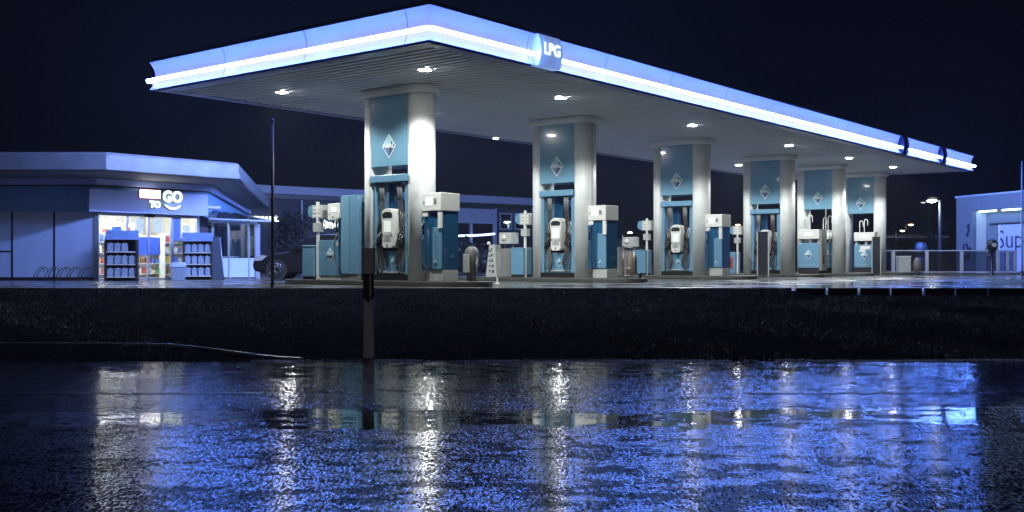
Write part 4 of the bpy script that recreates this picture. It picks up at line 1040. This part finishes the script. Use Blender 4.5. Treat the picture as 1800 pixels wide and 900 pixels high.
bush('bare_tree', 'sparse bare tree in front of the dark showroom, right of the thin pole', 'tree', (kpx(520)*52, 52, G), 3.6, 3, 900, M['bark'], M['leafd'], .09, seed=2, grp='trees around the station')
bush('bare_tree', 'sparse dark tree in front of the showroom, directly behind the thin pole', 'tree', (kpx(490)*54, 54, G), 3.4, 3, 900, M['bark'], M['leafd'], .09, seed=4, grp='trees around the station')
bush('bare_tree', 'bare tree with a few lit twigs behind the bright street lamp', 'tree', (kpx(1650)*74, 74, G), 4.6, 3, 500, M['bark'], M['leafd'], .08, seed=5, grp='trees around the station')
bush('hedge_bush', 'pale lamp lit bush between second and third columns', 'bush', (kpx(1108)*83, 83, G), 2.6, 3, 1800, M['bark'], mat('pale_leaf', (.25,.27,.2), .6), .10, seed=6, grp='bushes behind the pumps')
bush('hedge_bush', 'dark low bush in front of the showroom, between first and second columns', 'bush', (kpx(838)*58, 58, G), 2.0, 3, 1500, M['bark'], M['leafd'], .10, seed=7, grp='bushes behind the pumps')
bush('hedge_bush', 'dark low bush left of the far car with one bright headlight', 'bush', (kpx(822)*57, 57, G), 1.7, 3, 1500, M['bark'], M['leafd'], .10, seed=8, grp='bushes behind the pumps')
# far dark tree line
tl_ = MB(); rr = np.random.default_rng(11)
for i in range(9000):
    x = rr.uniform(-110, 110); y = 150+rr.normal(0,4); top = 3.2+1.8*math.sin(x*.11)+1.2*math.sin(x*.37+1)+.8*math.sin(x*.9); z = G+rr.uniform(0,1)**.7*max(1.2,top)
    s_ = rr.uniform(.3,.8); a = rr.uniform(0,3.14); dx, dz = math.cos(a)*s_, math.sin(a)*s_
    tl_.add([(x-dx,y,z-dz),(x+dz,y+.1,z-dx*.6),(x+dx,y,z+dz),(x-dz,y-.1,z+dx*.6)], [(0,1,2,3)])
o = tl_.build('far_tree_line', M['leafd']); tag(o, 'dark line of distant trees on the horizon', 'trees', kind='stuff')

# ------------------------------------------------------------------ posts in front
PY = 14.75
t = thing('marker_post', 'grey roadside marker post with black band standing at the edge of the wet road', 'marker post', (kpx(648)*PY, PY, RZ+.0))
hp_ = lambda y: (HZ-y)/F*PY-RZ
def plan(w_, d_): return [(-w_,-d_*.2),(-w_*.7,-d_),(w_*.7,-d_),(w_,-d_*.2),(w_*.8,d_),(-w_*.8,d_)]
MB().prism(plan(.077,.05), -.05, hp_(526)).build('shaft', M['postgrey'], t, bevel=.006)
MB().prism(plan(.075,.048), hp_(526)+.001, hp_(481)).build('black_band', M['black'], t)
pt = MB(); pt.add([(-.05,-.0535,hp_(526)+.002),(0,-.0535,hp_(533)),(.05,-.0535,hp_(526)+.002)], [(0,1,2)]); pt.build('band_tip', M['black'], t)
box(.022,.038,-.052,-.0485,hp_(522),hp_(483)).build('reflector', M['reflector'], t)
MB().prism(plan(.100,.062), hp_(481)+.001, hp_(436)).build('cap', M['postgrey'], t, bevel=.008)
t = thing('thin_pole', 'thin dark tall pole on the forecourt edge right of the shop', 'pole', (kpx(479)*21, 21, G))
MB().tube([(0,0,0),(0,0,(HZ-214)/F*21-G)], .032, 10, r1=.027).build('shaft', M['polem'], t); MB().lathe([(.07,0),(.07,.03),(.045,.05),(.045,.12)], n=10).build('base', M['polem'], t)
MB().lathe([(.045,0),(.05,.02),(.02,.05),(.001,.06)], n=10).build('finial', M['polem'], t).location = (0,0,(HZ-214)/F*21-G)

# ------------------------------------------------------------------ haze volume added to make a halo around the canopy lights
hz = MB().box(-70, 100, -8, 135, RZ-1.3, 14).build('haze', None)
hm = bpy.data.materials.new('halo_haze'); hm.use_nodes = True; t = hm.node_tree; t.nodes.clear()
o = t.nodes.new('ShaderNodeOutputMaterial'); pv = t.nodes.new('ShaderNodeVolumePrincipled'); pv.inputs['Density'].default_value = HAZE
pv.inputs['Color'].default_value = (.8, .85, .95, 1); pv.inputs['Anisotropy'].default_value = .2; t.links.new(pv.outputs[0], o.inputs['Volume'])
hz.data.materials.clear(); hz.data.materials.append(hm); hz['kind'] = 'stuff'; hz['label'] = 'thin haze added for the halo around the canopy lights'
